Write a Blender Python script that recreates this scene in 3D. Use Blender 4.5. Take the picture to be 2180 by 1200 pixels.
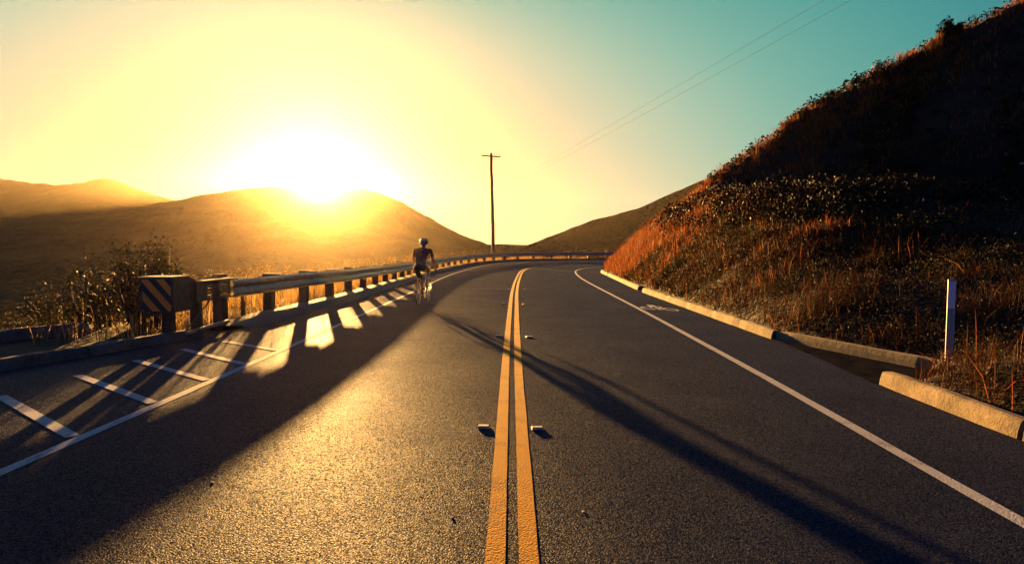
import bpy, bmesh, math, random
import numpy as np
from mathutils import Vector, Matrix

# ------------------------------------------------------------------ scene, camera, light
sc = bpy.context.scene
for o in list(bpy.data.objects):
    bpy.data.objects.remove(o, do_unlink=True)
random.seed(7)
RNG = np.random.default_rng(11)
R = math.radians

cam_d = bpy.data.cameras.new('camera')
cam = bpy.data.objects.new('camera', cam_d)
sc.collection.objects.link(cam)
cam.location = (0, 0, 1.55)
cam.rotation_euler = (R(90 - 3.258), 0, 0)
cam_d.sensor_width = 36
cam_d.lens = 36 * 1300 / 2180
cam_d.clip_start = 0.05
cam_d.clip_end = 12000
sc.camera = cam

SUN_AZ, SUN_EL = R(-17.9), R(5.1)
SUN = Vector((math.sin(SUN_AZ) * math.cos(SUN_EL), math.cos(SUN_AZ) * math.cos(SUN_EL), math.sin(SUN_EL)))
sun_d = bpy.data.lights.new('sun', 'SUN')
sun_d.energy = 5.0
sun_d.angle = R(0.6)
sun_d.color = (1.0, 0.50, 0.125)
sun = bpy.data.objects.new('sun', sun_d)
sc.collection.objects.link(sun)
sun.rotation_euler = (-SUN).to_track_quat('-Z', 'Y').to_euler()
sun.location = (-40, 120, 30)

sc.view_settings.view_transform = 'Standard'
sc.view_settings.look = 'None'
sc.view_settings.exposure = 3.0
sc.view_settings.gamma = 1.0
sc.cycles.use_denoising = True
sc.cycles.max_bounces = 6
sc.cycles.diffuse_bounces = 3
sc.cycles.glossy_bounces = 3
sc.cycles.transmission_bounces = 4
sc.cycles.transparent_max_bounces = 6
sc.cycles.volume_bounces = 0
sc.cycles.sample_clamp_indirect = 3.0

def s2l(h):
    c = [int(h[i:i + 2], 16) / 255 for i in (0, 2, 4)]
    return tuple((x / 12.92 if x <= 0.04045 else ((x + 0.055) / 1.055) ** 2.4) for x in c) + (1,)

world = bpy.data.worlds.new('World')
sc.world = world
world.use_nodes = True
nt = world.node_tree
for n in list(nt.nodes):
    nt.nodes.remove(n)
def N(tree, typ, **kw):
    n = tree.nodes.new(typ)
    for k, v in kw.items():
        setattr(n, k, v)
    return n
def M_(tree, op, a, b=None, c=None):
    n = tree.nodes.new('ShaderNodeMath'); n.operation = op
    for i, x in enumerate((a, b, c)):
        if x is None: continue
        if isinstance(x, (int, float)): n.inputs[i].default_value = x
        else: tree.links.new(x, n.inputs[i])
    return n.outputs[0]
def VD(tree, vec, v3):
    n = tree.nodes.new('ShaderNodeVectorMath'); n.operation = 'DOT_PRODUCT'
    tree.links.new(vec, n.inputs[0]); n.inputs[1].default_value = v3
    return n.outputs['Value']
tc = N(nt, 'ShaderNodeTexCoord')
gen = tc.outputs['Generated']
fwd = VD(nt, gen, (math.sin(SUN_AZ), math.cos(SUN_AZ), 0))
rgt = VD(nt, gen, (math.cos(SUN_AZ), -math.sin(SUN_AZ), 0))
upz = VD(nt, gen, (0, 0, 1))
el = M_(nt, 'ARCSINE', upz)
az = M_(nt, 'MULTIPLY', M_(nt, 'ARCTAN2', rgt, fwd), M_(nt, 'COSINE', el))
# the glow round the sun reaches farther along the horizon than upwards
a2 = M_(nt, 'POWER', M_(nt, 'ABSOLUTE', M_(nt, 'MULTIPLY', az, 0.75)), 2.0)
e2 = M_(nt, 'POWER', M_(nt, 'ABSOLUTE', M_(nt, 'MULTIPLY', M_(nt, 'SUBTRACT', el, SUN_EL), 1.65)), 2.0)
ang = M_(nt, 'SQRT', M_(nt, 'ADD', a2, e2))
fac = M_(nt, 'DIVIDE', ang, R(140))
ramp = N(nt, 'ShaderNodeValToRGB')
ramp.color_ramp.interpolation = 'B_SPLINE'
stops = [(0, 'BCB278'), (7, 'C8C28C'), (13, 'D4D6AE'), (19, 'D2DEBE'), (24, 'BEDFC4'), (29, '94D4C0'), (34, '6AC4B6'),
         (41, '3CACAA'), (48, '2290A0'), (58, '1E6C9A'), (75, '1C5CA0'), (100, '1A52A4'), (140, '184A9C')]
els = ramp.color_ramp.elements
els[0].position = 0; els[0].color = s2l(stops[0][1])
els[1].position = 1; els[1].color = s2l(stops[-1][1])
for a, h in stops[1:-1]:
    e = els.new(a / 140); e.color = s2l(h)
nt.links.new(fac, ramp.inputs[0])
sky = N(nt, 'ShaderNodeTexSky')
sky.sky_type = 'NISHITA'
sky.sun_disc = False
sky.sun_elevation = SUN_EL
sky.sun_rotation = SUN_AZ
bg1 = N(nt, 'ShaderNodeBackground'); bg1.inputs['Strength'].default_value = 0.092
nt.links.new(ramp.outputs[0], bg1.inputs['Color'])
skyt = N(nt, 'ShaderNodeMixRGB', blend_type='MULTIPLY'); skyt.inputs[0].default_value = 1
nt.links.new(sky.outputs[0], skyt.inputs[1]); skyt.inputs[2].default_value = (0.01, 0.01, 0.01, 1)
bg2 = N(nt, 'ShaderNodeBackground'); bg2.inputs['Strength'].default_value = 0.05
nt.links.new(skyt.outputs[0], bg2.inputs['Color'])
add = N(nt, 'ShaderNodeAddShader')
nt.links.new(bg1.outputs[0], add.inputs[0]); nt.links.new(bg2.outputs[0], add.inputs[1])
wout = N(nt, 'ShaderNodeOutputWorld')
nt.links.new(add.outputs[0], wout.inputs['Surface'])

# ------------------------------------------------------------------ helpers
COL = sc.collection
def tag(o, label=None, cat=None, group=None, kind=None):
    if label: o['label'] = label
    if cat: o['category'] = cat
    if group: o['group'] = group
    if kind: o['kind'] = kind
    return o
def link(name, data, parent=None, mats=(), smooth=False):
    o = bpy.data.objects.new(name, data)
    COL.objects.link(o)
    if parent is not None: o.parent = parent
    if data is not None:
        for m in (mats if isinstance(mats, (list, tuple)) else [mats]):
            data.materials.append(m)
        if smooth:
            data.polygons.foreach_set('use_smooth', [True] * len(data.polygons))
    return o
def mesh(name, verts, faces, mat, parent=None, smooth=False, midx=None):
    me = bpy.data.meshes.new(name)
    me.from_pydata([tuple(v) for v in verts], [], [tuple(f) for f in faces])
    o = link(name, me, parent, mat, smooth)
    if midx is not None:
        me.polygons.foreach_set('material_index', midx)
    me.update()
    return o
def empty(name, loc=(0, 0, 0), rz=0):
    o = bpy.data.objects.new(name, None)
    COL.objects.link(o)
    o.location = loc; o.rotation_euler = (0, 0, rz); o.empty_display_size = 0.2
    return o
def fast_mesh(name, V, F, mat, parent=None, smooth=False, attr=None):
    """V (n,3); F list of (k,n) integer arrays (tris / quads)"""
    me = bpy.data.meshes.new(name)
    V = np.asarray(V, dtype=np.float32)
    me.vertices.add(len(V)); me.vertices.foreach_set('co', V.ravel())
    loops = np.concatenate([f.ravel() for f in F]).astype(np.int32)
    tot = np.concatenate([np.full(len(f), f.shape[1], dtype=np.int32) for f in F])
    st = np.concatenate([[0], np.cumsum(tot)[:-1]]).astype(np.int32)
    me.loops.add(len(loops)); me.loops.foreach_set('vertex_index', loops)
    me.polygons.add(len(tot)); me.polygons.foreach_set('loop_start', st); me.polygons.foreach_set('loop_total', tot)
    if attr is not None:
        at = me.attributes.new('tint', 'FLOAT', 'POINT')
        at.data.foreach_set('value', np.asarray(attr, dtype=np.float32))
    me.update(calc_edges=True); me.validate()
    return link(name, me, parent, mat, smooth)

class MB:
    """collects solids into one mesh"""
    def __init__(s): s.v = []; s.f = []; s.m = []
    def add(s, vs, fs, mi=0):
        b = len(s.v); s.v += [tuple(x) for x in vs]
        s.f += [tuple(i + b for i in f) for f in fs]; s.m += [mi] * len(fs)
    def box(s, c, d, mi=0, rz=0, rx=0, ry=0, bev=0.0):
        bm = bmesh.new(); bmesh.ops.create_cube(bm, size=1)
        bmesh.ops.scale(bm, vec=d, verts=bm.verts)
        if bev > 0:
            bmesh.ops.bevel(bm, geom=bm.edges[:], offset=bev, segments=2, affect='EDGES', profile=0.6)
        mat = Matrix.Translation(c) @ Matrix.Rotation(rz, 4, 'Z') @ Matrix.Rotation(ry, 4, 'Y') @ Matrix.Rotation(rx, 4, 'X')
        bm.transform(mat); bm.verts.index_update()
        s.add([v.co[:] for v in bm.verts], [[v.index for v in f.verts] for f in bm.faces], mi); bm.free()
    def tube(s, pts, rad, n=8, mi=0, cap=True, closed=False):
        P = [Vector(p) for p in pts]; k = len(P)
        rr = rad if isinstance(rad, (list, tuple)) else [rad] * k
        vs = []; up = Vector((0.013, 0.021, 1))
        for i in range(k):
            a = P[(i - 1) % k] if (closed or i > 0) else P[i]
            b = P[(i + 1) % k] if (closed or i < k - 1) else P[i]
            t = (b - a).normalized()
            if i == 0:
                u = t.cross(up if abs(t.z) < 0.95 else Vector((1, 0.01, 0))).normalized()
            else:
                u = (u - t * u.dot(t)).normalized()
            w = t.cross(u)
            for j in range(n):
                q = 2 * math.pi * j / n
                vs.append(P[i] + (u * math.cos(q) + w * math.sin(q)) * rr[i])
        fs = []
        for i in range(k if closed else k - 1):
            i2 = (i + 1) % k
            for j in range(n):
                j2 = (j + 1) % n
                fs.append((i * n + j, i * n + j2, i2 * n + j2, i2 * n + j))
        if cap and not closed:
            fs.append(tuple(range(n - 1, -1, -1))); fs.append(tuple(range((k - 1) * n, k * n)))
        s.add(vs, fs, mi)
    def sphere(s, c, r, seg=12, rings=8, mi=0, rot=None):
        rv = r if isinstance(r, (list, tuple)) else (r, r, r)
        vs = [(0, 0, 1)]; fs = []
        for i in range(1, rings):
            p = math.pi * i / rings
            for j in range(seg):
                q = 2 * math.pi * j / seg
                vs.append((math.sin(p) * math.cos(q), math.sin(p) * math.sin(q), math.cos(p)))
        vs.append((0, 0, -1)); L = len(vs) - 1
        for j in range(seg):
            fs.append((0, 1 + j, 1 + (j + 1) % seg))
            fs.append((L, L - seg + (j + 1) % seg, L - seg + j))
        for i in range(rings - 2):
            for j in range(seg):
                a = 1 + i * seg + j; b = 1 + i * seg + (j + 1) % seg
                fs.append((a, a + seg, b + seg, b))
        Mt = rot or Matrix.Identity(3)
        s.add([Vector(c) + Mt @ Vector((v[0] * rv[0], v[1] * rv[1], v[2] * rv[2])) for v in vs], fs, mi)
    def build(s, name, mats, parent=None, smooth=False):
        return mesh(name, s.v, s.f, mats, parent, smooth, s.m)

def vnoise(x, y, seed=0):
    xi = np.floor(x).astype(np.int64); yi = np.floor(y).astype(np.int64)
    fx = x - xi; fy = y - yi
    fx = fx * fx * (3 - 2 * fx); fy = fy * fy * (3 - 2 * fy)
    def h(a, b):
        n = (a * 374761393 + b * 668265263 + seed * 982451653) & 0x7fffffff
        n = ((n ^ (n >> 13)) * 1274126177) & 0x7fffffff
        return ((n ^ (n >> 16)) & 0xffff) / 65535.0
    return (h(xi, yi) * (1 - fx) + h(xi + 1, yi) * fx) * (1 - fy) + (h(xi, yi + 1) * (1 - fx) + h(xi + 1, yi + 1) * fx) * fy
def fbm(x, y, seed=0, o=4):
    t = 0; a = 1; s = 0
    for i in range(o):
        t = t + a * (vnoise(x * 2 ** i + 17.3 * i, y * 2 ** i - 9.1 * i, seed + i) - 0.5); s += a; a *= 0.5
    return t / s * 2
def sstep(a, b, x):
    t = np.clip((x - a) / (b - a), 0, 1); return t * t * (3 - 2 * t)
def zr(y):
    return 0.25 * sstep(38.0, 60.0, np.asarray(y, dtype=float))
def resample(pts, step):
    """Catmull-Rom through pts, evenly stepped"""
    P = np.array(pts, dtype=float)
    Q = np.vstack([2 * P[0] - P[1], P, 2 * P[-1] - P[-2]])
    out = []
    for i in range(1, len(Q) - 2):
        p0, p1, p2, p3 = Q[i - 1], Q[i], Q[i + 1], Q[i + 2]
        for t in np.linspace(0, 1, 24, endpoint=False):
            out.append(0.5 * ((2 * p1) + (-p0 + p2) * t + (2 * p0 - 5 * p1 + 4 * p2 - p3) * t * t + (-p0 + 3 * p1 - 3 * p2 + p3) * t ** 3))
    out.append(P[-1]); out = np.array(out)
    d = np.concatenate([[0], np.cumsum(np.linalg.norm(np.diff(out[:, :2], axis=0), axis=1))])
    n = max(2, int(round(d[-1] / step)) + 1)
    q = np.linspace(0, d[-1], n)
    return np.stack([np.interp(q, d, out[:, k]) for k in range(out.shape[1])], 1)
def normals2d(P):
    t = np.gradient(P[:, :2], axis=0); t /= np.linalg.norm(t, axis=1)[:, None] + 1e-9
    return t, np.stack([t[:, 1], -t[:, 0]], 1)        # tangent, normal to the right of travel
def poly_dist(X, Y, pts):
    """distance to a polyline and side (positive: right of travel)"""
    best = np.full(X.shape, 1e9); side = np.zeros(X.shape)
    for (ax, ay), (bx, by) in zip(pts[:-1], pts[1:]):
        dx, dy = bx - ax, by - ay; L = dx * dx + dy * dy
        t = np.clip(((X - ax) * dx + (Y - ay) * dy) / L, 0, 1)
        ex = X - (ax + t * dx); ey = Y - (ay + t * dy)
        d = np.hypot(ex, ey); c = -(dx * (Y - ay) - dy * (X - ax))
        m = d < best - 1e-6
        best = np.where(m, d, best); side = np.where(m, np.sign(c), side)
    return best * side

# ------------------------------------------------------------------ materials
def new_mat(name):
    m = bpy.data.materials.new(name); m.use_nodes = True
    t = m.node_tree; b = t.nodes['Principled BSDF']
    return m, t, b
def coord(t):
    return N(t, 'ShaderNodeTexCoord').outputs['Object']
def noise(t, vec, scale, detail=3, rough=0.55):
    n = N(t, 'ShaderNodeTexNoise'); n.inputs['Scale'].default_value = scale
    n.inputs['Detail'].default_value = detail; n.inputs['Roughness'].default_value = rough
    t.links.new(vec, n.inputs['Vector']); return n.outputs['Fac']
def cramp(t, fac, stops):
    r = N(t, 'ShaderNodeValToRGB'); e = r.color_ramp.elements
    e[0].position = stops[0][0]; e[0].color = (*stops[0][1], 1)
    e[1].position = stops[-1][0]; e[1].color = (*stops[-1][1], 1)
    for p, c in stops[1:-1]:
        q = e.new(p); q.color = (*c, 1)
    t.links.new(fac, r.inputs[0]); return r.outputs[0]
def bump(t, b, h, strength, dist):
    n = N(t, 'ShaderNodeBump'); n.inputs['Strength'].default_value = strength; n.inputs['Distance'].default_value = dist
    t.links.new(h, n.inputs['Height']); t.links.new(n.outputs[0], b.inputs['Normal']); return n
def simple(name, c1, c2, scale=6, rough=0.7, metal=0.0, bs=0.3, bd=0.01, bscale=None, spec=0.5):
    m, t, b = new_mat(name); v = coord(t)
    f = noise(t, v, scale, 5)
    t.links.new(cramp(t, f, [(0.3, c1), (0.7, c2)]), b.inputs['Base Color'])
    b.inputs['Roughness'].default_value = rough; b.inputs['Metallic'].default_value = metal
    b.inputs['Specular IOR Level'].default_value = spec
    if bs: bump(t, b, noise(t, v, bscale or scale * 6, 4), bs, bd)
    return m

def mat_asphalt():
    m, t, b = new_mat('asphalt'); v = coord(t)
    vo = N(t, 'ShaderNodeTexVoronoi'); vo.inputs['Scale'].default_value = 105
    t.links.new(v, vo.inputs['Vector'])
    big = noise(t, v, 0.35, 4); mid = noise(t, v, 3.0, 5)
    stone = cramp(t, vo.outputs['Color'], [(0.0, (0.0018, 0.0034, 0.012)), (0.55, (0.0034, 0.0062, 0.022)), (1.0, (0.015, 0.021, 0.045))])  # blue put into the stone colour so the shaded road turns navy
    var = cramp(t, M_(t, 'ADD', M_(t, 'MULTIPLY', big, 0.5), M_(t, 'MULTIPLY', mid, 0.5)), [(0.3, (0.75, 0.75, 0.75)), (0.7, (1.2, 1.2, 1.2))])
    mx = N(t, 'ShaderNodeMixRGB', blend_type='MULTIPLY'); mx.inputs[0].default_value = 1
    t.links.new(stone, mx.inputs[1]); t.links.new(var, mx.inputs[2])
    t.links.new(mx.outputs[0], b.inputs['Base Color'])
    b.inputs['Roughness'].default_value = 0.36
    b.inputs['Specular IOR Level'].default_value = 0.0
    sp = N(t, 'ShaderNodeSeparateColor'); t.links.new(vo.outputs['Color'], sp.inputs[0])
    h = M_(t, 'ADD', M_(t, 'MULTIPLY', vo.outputs['Distance'], -0.8), M_(t, 'ADD', M_(t, 'MULTIPLY', sp.outputs[1], 0.5), M_(t, 'MULTIPLY', noise(t, v, 260, 2), 0.5)))
    bn = bump(t, b, h, 0.75, 0.007)
    gl = N(t, 'ShaderNodeBsdfGlossy'); gl.inputs['Roughness'].default_value = 0.47
    gl.inputs['Color'].default_value = (0.84, 0.88, 1.0, 1); t.links.new(bn.outputs[0], gl.inputs['Normal'])
    ms = N(t, 'ShaderNodeMixShader'); lw = N(t, 'ShaderNodeLayerWeight'); lw.inputs['Blend'].default_value = 0.5
    fr = M_(t, 'ADD', M_(t, 'MULTIPLY', M_(t, 'POWER', lw.outputs['Facing'], 6.0), 3.6), 0.66)
    t.links.new(M_(t, 'MULTIPLY', fr, M_(t, 'ADD', M_(t, 'MULTIPLY', M_(t, 'MULTIPLY', sp.outputs[2], 0.036), M_(t, 'ADD', 0.55, M_(t, 'MULTIPLY', noise(t, v, 0.9, 4, 0.6), 0.9))), 0.002)), ms.inputs[0])
    t.links.new(b.outputs[0], ms.inputs[1]); t.links.new(gl.outputs[0], ms.inputs[2])
    t.links.new(ms.outputs[0], t.nodes['Material Output'].inputs['Surface'])
    return m
def mat_paint(name, c, wear=0.42):
    m, t, b = new_mat(name); v = coord(t)
    f = M_(t, 'ADD', M_(t, 'MULTIPLY', noise(t, v, 90, 3), 0.6), M_(t, 'MULTIPLY', noise(t, v, 5, 4), 0.4))
    lo = tuple(x * 0.35 + 0.01 for x in c)
    t.links.new(cramp(t, f, [(wear - 0.10, lo), (wear, c), (1, c)]), b.inputs['Base Color'])
    b.inputs['Roughness'].default_value = 0.85; b.inputs['Specular IOR Level'].default_value = 0.08
    vo = N(t, 'ShaderNodeTexVoronoi'); vo.inputs['Scale'].default_value = 75
    t.links.new(v, vo.inputs['Vector'])
    bump(t, b, M_(t, 'MULTIPLY', vo.outputs['Distance'], -1), 0.4, 0.004)
    return m
def mat_leaf(name, c_lo, c_hi, trans=0.5, rough=0.6):
    m, t, b = new_mat(name)
    a = N(t, 'ShaderNodeAttribute'); a.attribute_name = 'tint'
    c = cramp(t, a.outputs['Fac'], [(0, c_lo), (1, c_hi)])
    t.links.new(c, b.inputs['Base Color']); b.inputs['Roughness'].default_value = rough
    b.inputs['Specular IOR Level'].default_value = 0.04
    tr = N(t, 'ShaderNodeBsdfTranslucent'); t.links.new(c, tr.inputs['Color'])
    mx = N(t, 'ShaderNodeMixShader'); mx.inputs[0].default_value = trans
    t.links.new(b.outputs[0], mx.inputs[1]); t.links.new(tr.outputs[0], mx.inputs[2])
    t.links.new(mx.outputs[0], t.nodes['Material Output'].inputs['Surface'])
    return m
A = {}
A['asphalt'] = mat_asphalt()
A['berm'] = simple('asphalt_dike', (0.035, 0.034, 0.033), (0.075, 0.07, 0.066), 9, 0.75, 0, 0.8, 0.012, 70)
A['gutter'] = simple('dirty_gutter_concrete', (0.006, 0.0065, 0.009), (0.022, 0.02, 0.02), 4, 0.95, 0, 0.6, 0.01, 40, 0.0)
A['yellow'] = mat_paint('yellow_paint', (0.44, 0.20, 0.009), 0.475)
A['white'] = mat_paint('white_paint', (0.33, 0.34, 0.33), 0.475)
A['crack'] = simple('crack_filler', (0.012, 0.012, 0.013), (0.022, 0.022, 0.022), 20, 0.6, 0, 0.3, 0.004)
def mat_concrete():
    m, t, b = new_mat('kerb_concrete'); v = coord(t)
    f = M_(t, 'ADD', M_(t, 'MULTIPLY', noise(t, v, 2.2, 6, 0.65), 0.6), M_(t, 'MULTIPLY', noise(t, v, 28, 5, 0.7), 0.4))
    c = cramp(t, f, [(0.32, (0.03, 0.025, 0.02)), (0.44, (0.10, 0.08, 0.058)), (0.55, (0.165, 0.13, 0.092)), (0.7, (0.26, 0.21, 0.15))])
    vo = N(t, 'ShaderNodeTexVoronoi', feature='DISTANCE_TO_EDGE'); vo.inputs['Scale'].default_value = 0.55
    w = N(t, 'ShaderNodeVectorMath'); w.operation = 'ADD'; nz = N(t, 'ShaderNodeTexNoise'); nz.inputs['Scale'].default_value = 3.0
    t.links.new(v, nz.inputs['Vector']); t.links.new(v, w.inputs[0]); t.links.new(nz.outputs['Color'], w.inputs[1]); t.links.new(w.outputs[0], vo.inputs['Vector'])
    k = cramp(t, vo.outputs['Distance'], [(0.0, (0.35, 0.35, 0.35)), (0.006, (1, 1, 1))])
    mx = N(t, 'ShaderNodeMixRGB', blend_type='MULTIPLY'); mx.inputs[0].default_value = 1
    t.links.new(c, mx.inputs[1]); t.links.new(k, mx.inputs[2]); t.links.new(mx.outputs[0], b.inputs['Base Color'])
    b.inputs['Roughness'].default_value = 0.92; b.inputs['Specular IOR Level'].default_value = 0.2
    bump(t, b, M_(t, 'ADD', noise(t, v, 60, 5, 0.7), M_(t, 'MULTIPLY', noise(t, v, 9, 4), 1.2)), 0.8, 0.012)
    return m
A['concrete'] = mat_concrete()
A['dirt'] = simple('dirt', (0.016, 0.013, 0.011), (0.045, 0.034, 0.024), 1.5, 0.95, 0, 0.8, 0.05, 9, 0.2)
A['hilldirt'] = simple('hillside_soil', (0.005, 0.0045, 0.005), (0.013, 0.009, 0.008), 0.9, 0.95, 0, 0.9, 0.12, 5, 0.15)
def mat_mount():
    m, t, b = new_mat('mountain_scrub'); v = coord(t)
    big = noise(t, v, 0.012, 5); vo = N(t, 'ShaderNodeTexVoronoi'); vo.inputs['Scale'].default_value = 0.22; t.links.new(v, vo.inputs['Vector'])
    c = cramp(t, big, [(0.35, (0.016, 0.013, 0.009)), (0.5, (0.03, 0.022, 0.014)), (0.65, (0.052, 0.036, 0.02))])
    k = cramp(t, M_(t, 'ADD', vo.outputs['Distance'], M_(t, 'MULTIPLY', noise(t, v, 0.05, 4), 1.4)), [(0.75, (0.4, 0.45, 0.4)), (1.0, (1, 1, 1))])
    mx = N(t, 'ShaderNodeMixRGB', blend_type='MULTIPLY'); mx.inputs[0].default_value = 1
    t.links.new(c, mx.inputs[1]); t.links.new(k, mx.inputs[2]); t.links.new(mx.outputs[0], b.inputs['Base Color'])
    b.inputs['Roughness'].default_value = 0.95; b.inputs['Specular IOR Level'].default_value = 0.05
    bump(t, b, M_(t, 'ADD', noise(t, v, 0.10, 6), M_(t, 'MULTIPLY', vo.outputs['Distance'], -0.4)), 1.0, 5.0)
    return m
A['mount'] = mat_mount()
A['galv'] = simple('galvanised_steel', (0.22, 0.22, 0.22), (0.36, 0.36, 0.35), 7, 0.45, 0.85, 0.12, 0.003, 40)
A['rust'] = simple('weathered_steel', (0.06, 0.045, 0.036), (0.13, 0.10, 0.08), 8, 0.6, 0.5, 0.25, 0.004, 50)
A['wood'] = simple('weathered_post_wood', (0.04, 0.027, 0.019), (0.10, 0.066, 0.042), 5, 0.85, 0, 0.7, 0.012, 30)
A['pole'] = simple('creosote_pole_wood', (0.035, 0.022, 0.014), (0.085, 0.055, 0.035), 3, 0.85, 0, 0.8, 0.03, 14)
A['plastic'] = simple('white_plastic', (0.24, 0.26, 0.27), (0.34, 0.36, 0.36), 6, 0.45, 0, 0.05, 0.002)
A['reflw'] = simple('reflective_sheet', (0.70, 0.72, 0.74), (0.80, 0.82, 0.84), 30, 0.25, 0.1, 0.15, 0.001, 300)
A['refly'] = simple('amber_reflector', (0.45, 0.22, 0.08), (0.55, 0.28, 0.1), 30, 0.25, 0, 0.1, 0.001, 300)
A['ceramic'] = simple('marker_ceramic', (0.34, 0.28, 0.20), (0.46, 0.38, 0.28), 25, 0.5, 0, 0.15, 0.002)
A['glass'] = simple('insulator_glass', (0.16, 0.20, 0.20), (0.25, 0.3, 0.3), 8, 0.15, 0, 0, 0)
A['wire'] = simple('cable_metal', (0.006, 0.006, 0.006), (0.012, 0.012, 0.012), 8, 1.0, 0.0, 0, 0)
A['rock'] = simple('pale_rock', (0.22, 0.16, 0.11), (0.42, 0.32, 0.23), 6, 0.9, 0, 0.8, 0.03, 18)
A['houses'] = simple('far_house_paint', (0.55, 0.52, 0.46), (0.75, 0.72, 0.66), 0.5, 0.8, 0, 0, 0)
A['houseroof'] = simple('far_house_roof', (0.10, 0.07, 0.06), (0.18, 0.13, 0.1), 0.5, 0.8, 0, 0, 0)
A['skin'] = simple('skin', (0.42, 0.24, 0.16), (0.50, 0.30, 0.20), 12, 0.5, 0, 0.1, 0.002, 80)
A['jersey'] = simple('dark_jersey', (0.06, 0.018, 0.02), (0.11, 0.032, 0.03), 7, 0.7, 0, 0.25, 0.004, 120)
A['shorts'] = simple('black_shorts', (0.012, 0.012, 0.014), (0.022, 0.02, 0.022), 7, 0.6, 0, 0.2, 0.004, 120)
A['sock'] = simple('grey_sock', (0.10, 0.09, 0.09), (0.16, 0.15, 0.15), 30, 0.8, 0, 0.2, 0.002)
A['shoe'] = simple('cycling_shoe', (0.03, 0.03, 0.03), (0.06, 0.06, 0.06), 12, 0.4, 0, 0, 0)
A['helmet'] = simple('helmet_shell', (0.26, 0.25, 0.24), (0.34, 0.33, 0.32), 9, 0.3, 0, 0, 0)
A['helmetdark'] = simple('helmet_vent', (0.02, 0.02, 0.022), (0.035, 0.035, 0.035), 9, 0.5, 0, 0, 0)
A['frame'] = simple('bicycle_frame_paint', (0.03, 0.03, 0.035), (0.05, 0.05, 0.055), 9, 0.25, 0.2, 0, 0)
A['rubber'] = simple('rubber', (0.012, 0.012, 0.012), (0.02, 0.02, 0.02), 20, 0.75, 0, 0.2, 0.002)
A['alloy'] = simple('alloy', (0.5, 0.5, 0.5), (0.62, 0.62, 0.62), 20, 0.3, 0.9, 0, 0)
A['grass'] = mat_leaf('dry_grass', (0.020, 0.008, 0.006), (0.29, 0.095, 0.027), 0.38)
A['straw'] = mat_leaf('straw_grass', (0.16, 0.09, 0.028), (0.42, 0.27, 0.10), 0.5)
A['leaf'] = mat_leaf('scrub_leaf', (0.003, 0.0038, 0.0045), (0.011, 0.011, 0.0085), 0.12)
A['leafg'] = mat_leaf('weed_leaf', (0.008, 0.010, 0.007), (0.05, 0.038, 0.014), 0.3)
A['twig'] = simple('twig_bark', (0.05, 0.035, 0.022), (0.10, 0.07, 0.045), 10, 0.85, 0, 0.3, 0.004)

def mat_stripes():
    m, t, b = new_mat('orange_black_stripes'); v = coord(t)
    sp = N(t, 'ShaderNodeSeparateXYZ'); t.links.new(v, sp.inputs[0])
    s = M_(t, 'ADD', M_(t, 'ADD', sp.outputs['X'], M_(t, 'MULTIPLY', sp.outputs['Z'], 0.86)), 0.043)
    w = M_(t, 'FRACT', M_(t, 'DIVIDE', s, 0.252))
    st = M_(t, 'LESS_THAN', w, 0.52)
    wear = noise(t, v, 40, 4)
    o1 = cramp(t, wear, [(0.35, (0.75, 0.18, 0.012)), (0.6, (0.95, 0.28, 0.02))])
    mx = N(t, 'ShaderNodeMixRGB'); t.links.new(st, mx.inputs[0])
    mx.inputs[1].default_value = (0.012, 0.012, 0.016, 1); t.links.new(o1, mx.inputs[2])
    t.links.new(mx.outputs[0], b.inputs['Base Color']); b.inputs['Roughness'].default_value = 0.35
    return m
A['stripes'] = mat_stripes()

# ------------------------------------------------------------------ the lie of the land
LEFT_LINE = [(-3.7, -14), (-3.55, 2), (-3.48, 8), (-3.45, 20), (-3.5, 30), (-3.36, 37), (-3.0, 42), (-2.2, 47.3), (-0.6, 51.8), (2.4, 54.8), (6, 56.2), (10, 56.8), (17, 57), (30, 57)]
YELLOW = [(0.0, -14), (0.0, -4), (0.0, 3), (0.0, 9), (0.03, 15), (0.09, 21.4), (0.26, 29), (0.58, 38), (0.98, 42.5), (1.65, 46), (2.9, 48.9), (4.8, 50.8), (8, 51.8), (14, 52.1), (30, 52.1)]
RIGHT_LINE = [(2.72, -14), (2.83, 0), (2.885, 3.5), (2.96, 5.5), (3.03, 7.5), (3.1, 10.5), (3.19, 15), (3.36, 27), (3.58, 33), (3.95, 38), (4.4, 41), (5.2, 43.5), (6.5, 45.1), (8.8, 46.1), (14, 46.6), (30, 46.6)]
TOE = [(4.35, -30), (4.32, 3), (4.38, 6.75), (4.75, 6.95), (5.5, 7.38), (5.22, 8.3), (4.64, 10.2), (4.72, 21.2), (4.98, 28), (5.72, 38.3), (6.4, 40.6), (8.2, 42.7), (11.5, 43.8), (20, 44.3), (60, 44.5), (140, 44.5)]
RAIL = [(-5.42, 9.9, .95), (-5.40, 11.7, .93), (-5.25, 13.1, .93), (-5.1, 14.8, .93), (-5.0, 16.5, .91), (-4.92, 18.5, .885), (-4.9, 21.7, .86), (-4.9, 28, .81), (-4.85, 34, .80),
        (-4.65, 40, .81), (-4.15, 45, .86), (-3.2, 50, .93), (-1.5, 55, 1.0), (1.2, 58.8, 1.03), (5, 60.6, 1.05), (10, 61.3, 1.05), (18, 61.6, 1.05), (30, 61.6, 1.05)]
DROP = [(-30, -40), (-16, -5), (-12.5, 6), (-9.2, 12.2), (-7.2, 14.0), (-6.5, 17), (-6.35, 24), (-6.3, 34), (-6.0, 41), (-4.9, 48), (-3.2, 54), (-1.0, 58.5), (1.2, 60.8), (5, 62.6), (12, 63.6), (40, 64), (140, 64)]

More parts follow.
